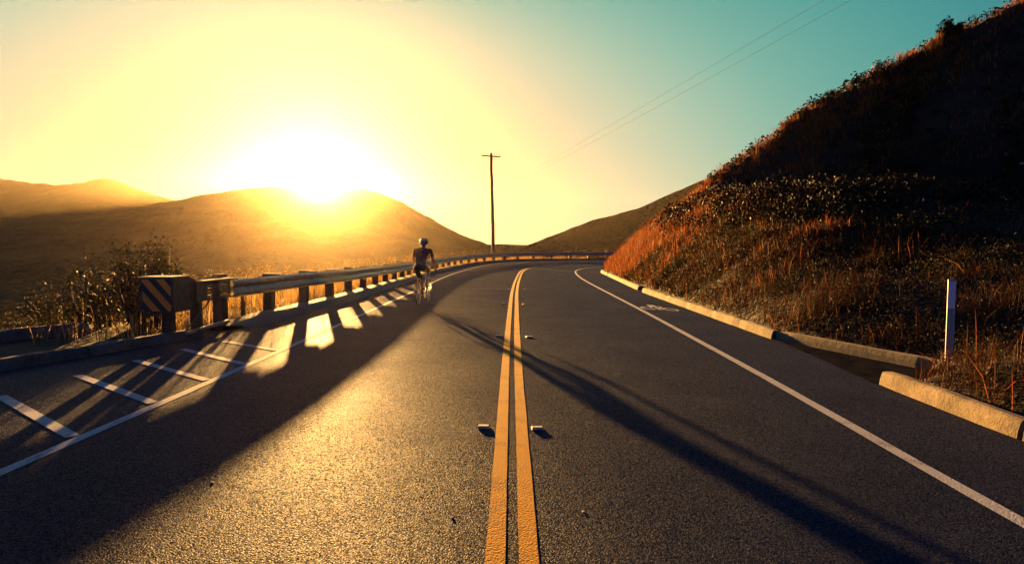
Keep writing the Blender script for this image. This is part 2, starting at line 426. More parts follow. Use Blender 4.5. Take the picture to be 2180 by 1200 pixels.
def ground_h(X, Y):
    e = -poly_dist(X, Y, DROP)                     # metres out over the edge
    z = zr(Y) - 0.06
    fall = np.where(e > 0, 0.10 * np.minimum(e, 1.5) + 0.42 * np.clip(e - 1.5, 0, None), 0)
    far = sstep(160, 420, np.hypot(X, Y))
    z = z - np.minimum(fall, 52 + 4 * fbm(X / 60, Y / 60, 5)) + np.where(e > 2, 1, 0) * 0.35 * fbm(X / 3.1, Y / 3.1, 3) * np.clip((e - 2) / 4, 0, 1)
    inside = poly_dist(X, Y, TOE)
    z = np.where(inside > 0.4, z - 0.6, z)
    return z
def axis(lo, hi, a, b, fine, growth=1.22):
    m = list(np.arange(a, b + 1e-6, fine)); s = fine
    while m[-1] < hi: s *= growth; m.append(m[-1] + s)
    s = fine
    while m[0] > lo: s *= growth; m.insert(0, m[0] - s)
    return np.array(m)
def grid_faces(nx, ny):
    i = np.arange(nx * ny).reshape(ny, nx)
    return np.stack([i[:-1, :-1], i[:-1, 1:], i[1:, 1:], i[1:, :-1]], -1).reshape(-1, 4)
xs = axis(-3200, 3200, -22, 26, 0.5); ys = axis(-600, 4200, -16, 74, 0.5)
gx, gy = np.meshgrid(xs, ys)
gz = ground_h(gx, gy)
tag(fast_mesh('ground', np.stack([gx, gy, gz], -1).reshape(-1, 3), [grid_faces(len(xs), len(ys))], A['dirt'], smooth=True), kind='structure')

# road sheet, lofted between its two edges
def loft(name, Lp, Rp, n, m, mat, zoff, parent=None):
    L = resample(Lp, 0.25); Rr = resample(Rp, 0.25)
    def at(P, q):
        d = np.concatenate([[0], np.cumsum(np.linalg.norm(np.diff(P, axis=0), axis=1))]); d /= d[-1]
        return np.stack([np.interp(q, d, P[:, 0]), np.interp(q, d, P[:, 1])], 1)
    q = np.linspace(0, 1, n); L = at(L, q); Rr = at(Rr, q)
    w = np.linspace(0, 1, m)[None, :, None]
    P = L[:, None, :] * (1 - w) + Rr[:, None, :] * w
    Z = zr(P[..., 1]) + zoff
    return fast_mesh(name, np.concatenate([P, Z[..., None]], -1).reshape(-1, 3), [grid_faces(m, n)], mat, parent, True)
ROAD_L = [(-13, -14), (-10.2, 0), (-7.9, 4), (-6.45, 7.5), (-5.4, 10.6), (-5.05, 13), (-4.95, 16), (-4.82, 20), (-4.8, 28), (-4.75, 34), (-4.55, 40), (-4.05, 45), (-3.1, 49.9), (-1.4, 54.8), (1.3, 58.5), (5, 60.3), (10, 61), (18, 61.2), (30, 61.2)]
ROAD_R = [(4.45, -14), (4.4, 2), (4.75, 7), (4.75, 10), (4.7, 16), (4.7, 21), (4.98, 28), (5.3, 33), (5.75, 38.2), (6.5, 40.7), (8.2, 42.8), (11.5, 43.9), (20, 44.4), (25, 44.5), (30, 44.5)]
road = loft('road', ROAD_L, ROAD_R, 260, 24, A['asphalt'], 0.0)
tag(road, kind='structure')

def strip(name, pts, width, mat, zoff, off=0.0, step=0.4, parent=road, ragged=0.0):
    P = resample(pts, step); t, n = normals2d(P)
    C = P[:, :2] + n * off
    jl = RNG.normal(0, ragged, len(C)); jr = RNG.normal(0, ragged, len(C))
    Lx = C - n * (width / 2 + jl)[:, None]; Rx = C + n * (width / 2 + jr)[:, None]
    V = []
    for a, b in zip(Lx, Rx):
        V += [(a[0], a[1], float(zr(a[1])) + zoff), (b[0], b[1], float(zr(b[1])) + zoff)]
    F = [(2 * i, 2 * i + 1, 2 * i + 3, 2 * i + 2) for i in range(len(C) - 1)]
    return mesh(name, V, F, mat, parent)
strip('yellow_line', YELLOW, 0.10, A['yellow'], 0.004, -0.084, 0.3, ragged=0.0012)
strip('yellow_line', YELLOW, 0.10, A['yellow'], 0.004, 0.084, 0.3, ragged=0.0012)
strip('edge_line', LEFT_LINE, 0.105, A['white'], 0.004, 0, 0.3, ragged=0.0012)
strip('edge_line', RIGHT_LINE, 0.105, A['white'], 0.004, 0, 0.3, ragged=0.0012)
for a, b in [((-5.38, 5.35), (-3.6, 4.0)), ((-5.32, 6.28), (-3.6, 4.92)), ((-5.26, 7.32), (-3.57, 6.0)), ((-5.16, 8.29), (-3.56, 7.05)), ((-5.0, 9.2), (-3.55, 8.03)), ((-4.75, 10.0), (-3.55, 9.12))]:
    strip('hatch_line', [a, ((a[0] + b[0]) / 2, (a[1] + b[1]) / 2), b], 0.105, A['white'], 0.006, 0, 0.2, ragged=0.0012)
# cracks and seams in the asphalt
for pts, w in [([(4.75, 21.6), (4.3, 21.75), (3.9, 21.6), (3.5, 21.9), (3.0, 21.85)], 0.05),
               ([(5.6, 36.6), (4.8, 37.4), (4.1, 38.2), (3.2, 39.8), (2.5, 42.2), (1.9, 43.6), (1.2, 44.2)], 0.08),
               ([(-2.4, 22.6), (-1.6, 22.5), (-0.9, 22.66), (-0.25, 22.6)], 0.045)]:
    strip('crack', pts, w, A['crack'], 0.003, 0, 0.15, ragged=0.012)

# painted bicycle symbol in the cycle lane: wheels, frame and rider
def bike_symbol():
    mb = MB(); ox, oy = 3.28, 15.05
    ux, uy = 0.83, -0.10                              # symbol's own axes on the road (lies slightly skew)
    def q(a, b): x = ox + a * 0.80; y = oy + b * 1.75 - a * 0.55; return (x, y, 0.006)
    def ring(ca, cb, ra, rb, w, a0=0, a1=360):
        k = 26; vs = []
        for i in range(k + 1):
            th = R(a0 + (a1 - a0) * i / k)
            vs += [q(ca + ra * math.cos(th), cb + rb * math.sin(th)), q(ca + (ra - w) * math.cos(th), cb + (rb - w * 0.9) * math.sin(th))]
        mb.add(vs, [(2 * i, 2 * i + 1, 2 * i + 3, 2 * i + 2) for i in range(k)])
    ring(0.22, 0.30, 0.215, 0.20, 0.075, 20, 330)
    ring(0.82, 0.30, 0.215, 0.20, 0.075, -60, 285)
    def poly(*p): mb.add([q(*x) for x in p], [tuple(range(len(p)))])
    poly((0.30, 0.34), (0.36, 0.36), (0.44, 0.56), (0.38, 0.56))
    poly((0.37, 0.56), (0.64, 0.60), (0.62, 0.86), (0.42, 0.90))
    poly((0.455, 0.14), (0.54, 0.12), (0.56, 0.54), (0.48, 0.52))
    poly((0.57, 0.36), (0.64, 0.30), (0.70, 0.58), (0.645, 0.60))
    poly((0.655, 0.62), (0.74, 0.58), (0.745, 0.66), (0.66, 0.74))
    return mb.build('bicycle_symbol', A['white'], road)
bike_symbol()

# kerbs
def kerb_block(pts, parent, h=0.16, w=0.17, flip=False, lean=0.03):
    """profile swept along pts; road lies to the left of travel unless flip"""
    P = resample(pts, 0.35); t, n = normals2d(P)
    if flip: n = -n
    prof = [(0, -0.05), (lean * 0.5, h * 0.5), (lean, h - 0.035), (lean + 0.012, h - 0.012), (lean + 0.035, h), (w - 0.02, h - 0.004), (w, h - 0.02), (w, -0.05)]
    k = len(prof); V = []; F = []
    for i, (p, m) in enumerate(zip(P[:, :2], n)):
        e = 0.012 if i in (0, len(P) - 1) else 0
        for a, z in prof:
            jit = random.gauss(0, 0.0025)
            V.append((p[0] + m[0] * (a + e), p[1] + m[1] * (a + e), float(zr(p[1])) + z - (e if z > 0.02 else 0) + jit))
    for i in range(len(P) - 1):
        for j in range(k - 1):
            a = i * k + j; F.append((a, a + 1, a + k + 1, a + k) if not flip else (a, a + k, a + k + 1, a + 1))
    F.append(tuple(range(k))); F.append(tuple(reversed(range((len(P) - 1) * k, len(P) * k))))
    return mesh('kerb_block', V, F, A['concrete'], parent)
kr = tag(empty('kerb_right'), kind='structure')
def xk(y): return float(np.interp(y, [-14, 3, 5, 6.85, 10.2, 21.2, 22, 38], [4.08, 4.05, 4.08, 4.14, 4.36, 4.47, 4.52, 5.42]))
for y0, y1 in [(-12, -9), (-9, -6), (-6, -3), (-3, -0.2), (-0.2, 2.4), (2.4, 4.83), (4.87, 6.85), (10.25, 11.8), (11.8, 13.5), (13.5, 15.6), (15.6, 17.7), (17.7, 21.05), (22.05, 27.6), (27.6, 33.0), (33.25, 38.1)]:
    a, b = y0 + 0.008, y1 - 0.008
    ym = np.linspace(a, b, 4)
    pts = [(xk(y), y) for y in ym]
    if y1 == 38.1: pts[-1] = (5.52, 38.1)
    kerb_block(pts, kr, 0.165 if y1 < 7 else 0.16)
kerb_block([(5.28, 7.42), (5.05, 8.15), (4.72, 9.2), (4.42, 10.2)], kr, 0.15)
kl = tag(empty('kerb_left'), kind='structure')
kerb_block([(-5.33, 10.5), (-5.62, 9.7), (-5.98, 8.62)], kl, 0.15, 0.2)
kerb_block([(-5.99, 8.6), (-6.40, 7.45), (-6.85, 6.2)], kl, 0.15, 0.2)
kerb_block([(-6.86, 6.18), (-7.9, 3.6), (-9.6, 0.2)], kl, 0.15, 0.2)
kb = tag(empty('kerb_lay_by'), kind='structure')
kerb_block([(-7.9, 11.35), (-8.28, 10.8), (-8.64, 10.2)], kb, 0.15, 0.2)
kerb_block([(-8.65, 10.18), (-9.4, 8.9), (-10.4, 7.3)], kb, 0.15, 0.2)
# gutter apron in front of the drain inlet
mesh('apron', [(4.12, 6.87, .004), (5.0, 7.2, .004), (5.28, 7.42, .004), (5.05, 8.15, .004), (4.72, 9.2, .004), (4.42, 10.2, .004), (4.30, 8.6, .004)], [(0, 1, 2, 3, 4, 5, 6)], A['gutter'], road)
di = tag(empty('drain_inlet', (5.0, 6.95, 0)), 'low concrete drain inlet slab between the kerb ends in front of the white marker post', 'drain inlet')
mb = MB(); mb.box((0.22, -0.06, 0.185), (0.62, 0.34, 0.05), 0, R(-35), bev=0.012); mb.build('slab', A['concrete'], di)
for sx in (-0.06, 0.42):
    mb = MB(); mb.box((sx, 0.06 - sx * 0.6, 0.07), (0.07, 0.2, 0.18), 0, R(-35), bev=0.01); mb.build('side_wall', A['concrete'], di)

# asphalt dike under the guardrail
def dike():
    P = resample([p[:2] for p in RAIL[1:]], 0.5); t, n = normals2d(P)
    prof = [(0.36, -0.03), (0.30, 0.06), (0.20, 0.15), (0.10, 0.175), (-0.25, 0.16), (-0.55, 0.05), (-0.9, -0.12)]
    k = len(prof); V = []
    for i, (p, m) in enumerate(zip(P, n)):
        f = min(1, i / 3 + 0.25)
        for a, z in prof:
            V.append((p[0] + m[0] * a, p[1] + m[1] * a, float(zr(p[1])) + z * f + random.gauss(0, 0.004)))
    F = [(i * k + j, (i + 1) * k + j, (i + 1) * k + j + 1, i * k + j + 1) for i in range(len(P) - 1) for j in range(k - 1)]
    return mesh('kerb_dike', V, F, A['berm'], None, True)
tag(dike(), kind='structure')

# ------------------------------------------------------------------ hillside on the right
RX = np.array([0, 6.0, 9.5, 12.3, 17.8, 25.2, 28.5, 40, 60, 140]); RY = np.array([41, 40.5, 39.6, 39.0, 38.0, 36.0, 34.5, 31, 28, 26]); RZ = np.array([0, 1.5, 3.6, 5.5, 9.5, 13.6, 14.9, 19.5, 26, 36])
def smin(a, b, k):
    h = np.clip(0.5 + 0.5 * (b - a) / k, 0, 1); return b * (1 - h) + a * h - k * h * (1 - h)
def hill_parts(X, Y):
    d = poly_dist(X, Y, TOE)
    yr = np.interp(X, RX, RY); rz = np.interp(X, RX, RZ)
    return d, yr, rz
def hill_h(X, Y, rough=True):
    X = np.asarray(X, float); Y = np.asarray(Y, float)
    d, yr, rz = hill_parts(X, Y)
    far = sstep(-1, 3, Y - yr)
    dn = np.abs(poly_dist(X, Y, TOE[:11])); df = np.abs(poly_dist(X, Y, TOE[10:]))
    cut = np.where(d > 0, smin(0.84 * dn, 2.3 * df, 0.5), 0)
    g = np.interp(X, [0, 8, 16, 60], [0.10, 0.34, 0.62, 0.66])
    face = np.where(Y < yr, rz - g * (yr - Y), rz - 0.15 * (Y - yr))
    bench = 0.02 + (1 - np.exp(-np.clip(d, 0, None) / 1.5)) * (0.10 + 0.135 * np.clip(Y - 3, 0, 24)) + 0.04 * np.clip(d, 0, None)
    h = smin(cut, np.maximum(face, bench), 0.8)
    h = np.maximum(h, np.minimum(bench, cut + 0.05)) + zr(Y) * (1 - sstep(0, 6, d)) * 0.9
    if rough:
        k = np.clip(d / 2.0, 0, 1)
        h = h + k * (0.42 * fbm(X / 4.2, Y / 4.2, 21) * np.clip(d / 5, 0.2, 1.6) + 0.12 * fbm(X / 0.9, Y / 0.9, 31))
    return h + 0.10 * np.clip(d, 0, 0.4) / 0.4
hx = axis(3.8, 150, 4.0, 34, 0.3, 1.12); hy = axis(-35, 130, -4, 50, 0.3, 1.15)
GX, GY = np.meshgrid(hx, hy)
GZ = hill_h(GX, GY); D = poly_dist(GX, GY, TOE)
F = grid_faces(len(hx), len(hy)); keep = (D.ravel()[F] > -0.02).any(1)
V = np.stack([GX, GY, np.where(D < 0, -0.05 + 0 * GZ, GZ)], -1).reshape(-1, 3)
# pull the outside fringe in to the toe
fr = D.ravel() < 0
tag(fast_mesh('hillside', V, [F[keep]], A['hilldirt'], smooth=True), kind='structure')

# ------------------------------------------------------------------ far mountains
def mountain(name, pts, dist, front, back, base, seed, amp, n=170, m=44, mat='mount'):
    """ridge given as (x, z) at depth dist; slopes run down to the valley on both sides"""
    P = np.array(pts, float); X = np.linspace(P[0, 0], P[-1, 0], n)
    q = np.interp(X, P[:, 0], P[:, 1])
    for _ in range(2): q[1:-1] = 0.25 * q[:-2] + 0.5 * q[1:-1] + 0.25 * q[2:]
    w = np.concatenate([np.linspace(-1, 0, m * 2 // 3, endpoint=False), np.linspace(0, 1, m // 3 + 1)])
    XX, WW = np.meshgrid(X, w)
    YY = dist + np.where(WW < 0, WW * front, WW * back)
    prof = np.where(WW < 0, (1 - np.abs(WW)) ** 1.15, (1 - np.abs(WW)) ** 1.3)
    Q = np.broadcast_to(q, XX.shape)
    ZZ = base + (Q - base) * prof
    spur = fbm(XX / (dist * 0.10), YY / (dist * 0.16), seed, 5)
    ZZ = ZZ + spur * amp * np.clip(np.abs(WW) * 4, 0, 1) * (1 - np.abs(WW) ** 3) + fbm(XX / (dist * .012), YY / (dist * .012), seed + 9, 3) * amp * 0.11
    o = fast_mesh(name, np.stack([XX, YY, ZZ], -1).reshape(-1, 3), [grid_faces(n, len(w))], A[mat], smooth=True)
    return tag(o, kind='structure')
def ridge(px, dist):
    return [((u - 1090) / 1300 * dist, 1.55 + (526 - v) / 1300 * dist) for u, v in px]
mountain('mountain_range', ridge([(-900, 420), (-600, 395), (-300, 372), (-120, 366), (0, 381), (30, 385), (90, 393), (150, 396), (185, 389), (205, 383), (230, 380), (270, 390), (310, 408), (350, 421), (390, 430), (470, 445), (620, 480), (800, 535)], 1400), 1400, 700, 800, -60, 41, 30)
mountain('mountain', ridge([(-700, 640), (-300, 570), (0, 505), (180, 462), (300, 442), (380, 428), (430, 416), (480, 409), (560, 401), (605, 398), (632, 405), (652, 419), (668, 424), (715, 423), (738, 410), (760, 402), (790, 406), (850, 428), (900, 455), (950, 483), (1000, 507), (1040, 522), (1075, 531), (1150, 550)], 1050), 1050, 880, 420, -62, 47, 26, 220, 70)
mountain('hill_low', ridge([(800, 560), (930, 529), (1000, 524), (1060, 519), (1100, 521), (1140, 522), (1200, 523), (1290, 526), (1400, 540), (1600, 590)], 880), 880, 190, 300, -62, 53, 4)
mountain('hill_far', ridge([(1085, 560), (1105, 530), (1130, 519), (1160, 507), (1200, 492), (1260, 470), (1310, 457), (1370, 439), (1430, 411), (1500, 382), (1560, 355), (1700, 300), (1900, 250), (2200, 240), (2700, 330)], 640), 640, 190, 500, -62, 59, 10, 200, 60)

# ------------------------------------------------------------------ guardrail
gr = tag(empty('guardrail', (-5.0, 16.5, 0)), 'long galvanised steel guardrail on wooden posts curving along the road edge', 'guardrail')
def child(mbd, name, mats, parent, smooth=False):
    o = mbd.build(name, mats, parent, smooth)
    w = Vector((0, 0, 0)); p = parent
    while p is not None: w += p.location; p = p.parent
    o.matrix_parent_inverse = Matrix.Translation(-w)
    return o
RP = resample(RAIL, 0.05)
rd = np.concatenate([[0], np.cumsum(np.linalg.norm(np.diff(RP[:, :2], axis=0), axis=1))])
rt, rn = normals2d(RP)
def rail_at(s):
    p = [np.interp(s, rd, RP[:, k]) for k in range(3)]
    n = np.array([np.interp(s, rd, rn[:, k]) for k in range(2)]); n /= np.linalg.norm(n)
    return np.array(p), n
wb = [(0.0, -0.006), (0.035, 0.0), (0.075, -0.028), (0.083, -0.05), (0.083, -0.095), (0.028, -0.145), (0.022, -0.17), (0.028, -0.195), (0.083, -0.245), (0.083, -0.29), (0.075, -0.312), (0.035, -0.34), (0.0, -0.334)]
def beam(s0, s1, lap):
    k = len(wb); V = []; F = []
    S = np.linspace(s0, s1, 9)
    for s in S:
        p, n = rail_at(s); b = lap
        for side in (0, 1):
            for a, z in wb:
                off = (a + b) if side == 0 else (a + b - 0.007)
                V.append((p[0] + n[0] * off, p[1] + n[1] * off, p[2] + z - (0.0 if side == 0 else (0.004 if z > -0.17 else -0.004))))
    K = 2 * k
    for i in range(len(S) - 1):
        for j in range(k - 1):
            a = i * K + j; F.append((a, a + 1, a + K + 1, a + K))
            a += k; F.append((a + 1, a, a + K, a + K + 1))
        for j in (0, k - 1):
            a = i * K + j; F.append((a, a + K, a + K + k, a + k))
    for i in (0, len(S) - 1):
        for j in range(k - 1):
            a = i * K + j; F.append((a, a + k, a + k + 1, a + 1))
    m_ = MB(); m_.add(V, F); return child(m_, 'beam', A['galv'], gr)
S0 = 1.78                                            # where the plain rail leaves the terminal
total = rd[-1]
s = S0; i = 0
joints = []
while s < total - 3.9:
    beam(s, s + 3.81 + 0.16, 0.014 if i % 2 == 0 else 0.024)
    joints.append(s + 3.81); s += 3.81; i += 1
s = S0 + 0.22; pi_ = 0
while s < total - 1.0:
    p, n = rail_at(s); rz = math.atan2(-n[0], n[1]) + math.pi / 2
    zt = p[2] + (0.10 if pi_ == 0 else random.uniform(0.02, 0.06))
    c = p[:2] - n * 0.33
    m_ = MB(); m_.box((c[0], c[1], (zt - 0.35) / 2), (0.20, 0.20, zt + 0.35), 0, rz + random.gauss(0, 0.02), random.gauss(0, 0.008), random.gauss(0, 0.008), bev=0.008)
    child(m_, 'post', A['wood'], gr)
    c = p[:2] - n * 0.115
    m_ = MB(); m_.box((c[0], c[1], p[2] - 0.165), (0.22, 0.19, 0.38), 0, rz, bev=0.008)
    child(m_, 'spacer_block', A['wood'], gr)
    s += 1.905; pi_ += 1
for k_, sj in enumerate(joints):
    if sj > 60: break
    p, n = rail_at(sj - 0.03); t2 = np.array([-n[1], n[0]])
    m_ = MB(); b0 = p[:2] + n * 0.055
    q = [(0, -0.02, -0.135), (0.085, -0.0, -0.15), (0.085, 0.0, -0.19), (0, -0.02, -0.205)]
    V = []
    for a, b, z in q:
        for th in (-0.004, 0.004):
            V.append((b0[0] + n[0] * a + t2[0] * (b + th), b0[1] + n[1] * a + t2[1] * (b + th), p[2] + z))
    m_.add(V, [(0, 2, 4, 6), (7, 5, 3, 1), (0, 1, 3, 2), (2, 3, 5, 4), (4, 5, 7, 6), (6, 7, 1, 0)])
    child(m_, 'reflector', A['reflw'], gr)
    for zz in (-0.07, -0.27):
        for tt in (-0.06, 0.06):
            m_ = MB(); c = p[:2] + n * 0.098 + t2 * tt
            m_.sphere((c[0], c[1], p[2] + zz), 0.014, 6, 4)
            if k_ < 3: child(m_, 'bolt', A['galv'], gr)
# crash terminal at the near end
eb = empty('end_terminal', (0, 0, 0)); eb.parent = gr; eb.matrix_parent_inverse = Matrix.Translation(-gr.location)
X0, X1, Y0 = -5.95, -5.42, 9.75
def tchild(mbd, name, mats, smooth=False):
    o = mbd.build(name, mats, eb, smooth); return o
m_ = MB()                                            # folded steel housing: box end, tapering to the rail
zt, zb = 1.062, 0.50
ring = [(X0, Y0), (X1, Y0), (X1 + 0.0, Y0 + 0.42), (X1 + 0.03, Y0 + 0.62)]
V = []
secs = [(Y0, X0, X1, zb, zt), (Y0 + 0.45, X0 + 0.02, X1, zb, zt + 0.005), (Y0 + 0.72, X0 + 0.2, X1 + 0.01, 0.60, 0.985), (Y0 + 1.05, X0 + 0.28, X1 + 0.02, 0.62, 0.955)]
for y, a, b, z0, z1 in secs: V += [(a, y, z0), (b, y, z0), (b, y, z1), (a, y, z1)]
F = [(0, 1, 2, 3)]
for i in range(3):
    for j in range(4): F.append((4 * i + j, 4 * i + (j + 1) % 4, 4 * i + 4 + (j + 1) % 4, 4 * i + 4 + j))
F.append((15, 14, 13, 12))
m_.add(V, [tuple(reversed(f)) for f in F]); tchild(m_, 'housing', A['rust'])
m_ = MB(); m_.box(((X0 + X1) / 2, Y0 + 0.2, zt + 0.012), (0.57, 0.5, 0.012), 0, bev=0.003); tchild(m_, 'cover_plate', A['galv'])
# slotted side fender
m_ = MB()
for a, b, z0, z1 in [(0.62, 1.98, 0.925, 0.955), (0.62, 1.98, 0.615, 0.65), (0.62, 0.80, 0.65, 0.925), (1.40, 1.46, 0.65, 0.925), (1.86, 1.98, 0.65, 0.925)]:
    m_.box((X1 + 0.045, Y0 + (a + b) / 2, (z0 + z1) / 2), (0.012, b - a, z1 - z0))
tchild(m_, 'fender_frame', A['rust'])
for k_ in range(5):
    m_ = MB(); m_.box((X1 + 0.02, Y0 + 1.33, 0.675 + k_ * 0.058), (0.01, 1.05, 0.034), 0, 0, random.gauss(0, 0.01)); tchild(m_, 'fender_slat', A['rust'])
m_ = MB(); m_.box((X1 - 0.02, Y0 + 1.32, 0.962), (0.14, 1.34, 0.010), 0, 0); tchild(m_, 'top_flange', A['galv'])
for y, x in ((Y0 + 0.30, X0 + 0.27), (Y0 + 1.0, X1 - 0.16)):
    m_ = MB(); m_.box((x, y, 0.22), (0.15, 0.15, 0.95), 0, bev=0.006); tchild(m_, 'post', A['wood'])
m_ = MB(); m_.tube([(X1 - 0.1, Y0 + 0.35, 0.05), (X1 - 0.02, Y0 + 1.25, 0.62)], 0.014, 6); tchild(m_, 'anchor_cable', A['rust'])
m_ = MB(); m_.box((X1 - 0.02, Y0 + 1.15, 0.13), (0.07, 1.5, 0.05), 0, rx=R(1)); tchild(m_, 'ground_strut', A['galv'])
mp = mesh('marker_panel', [(-.225, 0, -.255), (.225, 0, -.255), (.225, 0, .255), (-.225, 0, .255), (-.225, .006, -.255), (.225, .006, -.255), (.225, .006, .255), (-.225, .006, .255)],
          [(0, 1, 2, 3), (5, 4, 7, 6), (0, 4, 5, 1), (1, 5, 6, 2), (2, 6, 7, 3), (3, 7, 4, 0)], A['stripes'], eb)
mp.location = ((X0 + X1) / 2, Y0 - 0.012, (zt + zb) / 2)
tag(mp, 'orange and black diagonal striped marker panel')

# ------------------------------------------------------------------ utility pole and wires
up = tag(empty('utility_pole', (-2.55, 80, -1.6)), 'tall bare wooden utility pole with one crossarm behind the bend of the guardrail', 'utility pole')
m_ = MB(); H = 15.3
zz = np.linspace(0, H, 14)
m_.tube([(0.16 - 0.32 * z / H + random.gauss(0, 0.012), 0, z) for z in zz], [0.25 - 0.08 * z / H for z in zz], 12); m_.build('shaft', A['pole'], up, True)
m_ = MB(); m_.box((-0.16, -0.2, H - 0.42), (2.45, 0.12, 0.15), 0, 0, 0, R(4), bev=0.01); m_.build('crossarm', A['pole'], up)
for s_ in (-1, 1):
    m_ = MB(); m_.tube([(-0.16, -0.2, H - 1.15), (-0.16 + s_ * 0.72, -0.24, H - 0.45 - s_ * 0.05)], 0.022, 6); m_.build('brace', A['rust'], up)
for a in (-1.15, -0.75, 0.72, 1.12):
    m_ = MB(); z = H - 0.35 - 0.07 * a
    m_.tube([(-0.16 + a, -0.2, z), (-0.16 + a, -0.2, z + 0.16)], 0.02, 6)
    for zq, rq in ((0.16, 0.05), (0.20, 0.075), (0.25, 0.06), (0.29, 0.035)): m_.tube([(-0.16 + a, -0.2, z + zq), (-0.16 + a, -0.2, z + zq + 0.045)], rq, 8)
    m_.build('insulator', A['glass'], up)
def cable(a, b, sag, label):
    P = []
    for q in np.linspace(0, 1, 60):
        p = Vector(a).lerp(Vector(b), q); p.z -= sag * 4 * q * (1 - q); P.append(p)
    m_ = MB(); m_.tube(P, 0.011, 5)
    return tag(m_.build('overhead_cable', A['wire'], None, True), label, 'cable', 'overhead cables')
cable((22.2, 30, 17.6), (-36, 420, 27.6), 1.0, 'upper of two thin overhead cables crossing the teal sky')
cable((22.7, 30, 16.9), (-36, 420, 26.4), 1.0, 'lower of two thin overhead cables crossing the teal sky')

# ------------------------------------------------------------------ roadside furniture
mpst = tag(empty('marker_post', (5.45, 7.55, -0.01), R(-8)), 'flat white plastic marker post with reflective top among weeds on the verge', 'marker post')
m_ = MB(); V = []
for z, w in ((-0.2, .045), (1.16, .045)):
    V += [(-w, -0.004, z), (-w * .5, 0.012, z), (w * .5, 0.012, z), (w, -0.004, z), (w, 0.006, z), (w * .5, .022, z), (-w * .5, .022, z), (-w, .006, z)]
m_.add(V, [(i, (i + 1) % 8, 8 + (i + 1) % 8, 8 + i) for i in range(8)] + [tuple(range(7, -1, -1)), tuple(range(8, 16))]); m_.build('post', A['plastic'], mpst)
m_ = MB(); m_.box((0, -0.0065, 0.97), (0.082, 0.004, 0.34)); m_.build('reflective_sheet', A['reflw'], mpst)

def road_marker(x, y, label):
    e = tag(empty('pavement_marker', (x, y, 0.004 + float(zr(y))), R(random.uniform(-4, 4))), label, 'pavement marker', 'raised pavement markers beside the double yellow line')
    V = [(-.05, -.05, 0), (.05, -.05, 0), (.05, .05, 0), (-.05, .05, 0), (-.043, -.024, .018), (.043, -.024, .018), (.043, .024, .018), (-.043, .024, .018)]
    mesh('body', V, [(3, 2, 1, 0), (4, 5, 6, 7), (0, 1, 5, 4), (1, 2, 6, 5), (2, 3, 7, 6), (3, 0, 4, 7)], A['ceramic'], e)
    V = [(-.04, -.0488, .003), (.04, -.0488, .003), (.038, -.0268, .0175), (-.038, -.0268, .0175)]
    V2 = [(a, b - 0.0012, c + 0.0012) for a, b, c in V]
    mesh('reflector', V2 + V, [(0, 1, 2, 3), (7, 6, 5, 4), (0, 4, 5, 1), (1, 5, 6, 2), (2, 6, 7, 3), (3, 7, 4, 0)], A['refly'], e)
road_marker(-0.245, 5.18, 'raised pavement marker on the cyclist\'s side of the yellow lines, nearest the camera')
road_marker(0.215, 5.14, 'raised pavement marker on the bank side of the yellow lines, nearest the camera')
road_marker(-0.235, 10.58, 'raised pavement marker on the cyclist\'s side of the yellow lines, second from the camera')
road_marker(0.29, 10.45, 'raised pavement marker on the bank side of the yellow lines, second from the camera')
road_marker(-0.24, 16.6, 'raised pavement marker on the cyclist\'s side of the yellow lines, third from the camera')
road_marker(0.33, 16.5, 'raised pavement marker on the bank side of the yellow lines, third from the camera')
road_marker(-0.12, 22.4, 'raised pavement marker on the cyclist\'s side of the yellow lines, fourth from the camera')
road_marker(0.46, 22.3, 'raised pavement marker on the bank side of the yellow lines, fourth from the camera')

def rock(loc, r, label, group, name='rock'):
    bm = bmesh.new(); bmesh.ops.create_icosphere(bm, subdivisions=2, radius=1)
    for v in bm.verts:
        v.co *= 1 + random.uniform(-0.22, 0.22); v.co.x *= r[0]; v.co.y *= r[1]; v.co.z *= r[2]
    me = bpy.data.meshes.new(name); bm.to_mesh(me); bm.free()
    o = link(name, me, None, A['rock']); o.location = loc; o.rotation_euler = (0, 0, random.uniform(0, 6))
    return tag(o, label, 'rock', group)
for (x, y, lab) in [(-1.98, 3.95, 'pale pebble on the sunlit asphalt well left of the yellow lines'), (-0.34, 3.42, 'pale pebble on the asphalt just left of the yellow lines near the bottom'), (0.42, 3.5, 'pale pebble on the asphalt just right of the yellow lines near the bottom')]:
    rock((x, y, 0.003), (0.014, 0.009, 0.004), lab, 'pebbles on the road', 'pebble')
def on_ray(u, v, y0=8, y1=60):
    a = (u - 1090) / 1300; c = (526 - v) / 1300
    for y in np.arange(y0, y1, 0.1):
        if float(hill_h(np.array([a * y]), np.array([y]))[0]) > 1.55 + c * y: return (a * y, y, 1.55 + c * y)
    return None
for u, v, r in [(2132, 332, .10), (2165, 352, .11), (2172, 330, .06), (2090, 421, .07), (2125, 414, .07), (2022, 466, .09), (2112, 434, .05), (2127, 425, .12), (2145, 392, .06), (2068, 440, .05), (2160, 300, .07), (2100, 372, .06)]:
    p = on_ray(u, v)
    if p: rock((p[0], p[1], p[2] + 0.02), (r, r * .7, r * .8), 'small pale stone on the steep dark bank above the marker post', 'pale stones on the dark bank')
p = on_ray(1627, 392)
if p:
    m_ = MB(); m_.tube([(0.0, 0, -0.3), (-0.22, 0, 0.75)], [0.05, 0.04], 7)
    st = m_.build('wooden_stake', A['pole'], None); st.location = p
    tag(st, 'dark wooden stake leaning on the grassy upper hillside', 'stake')

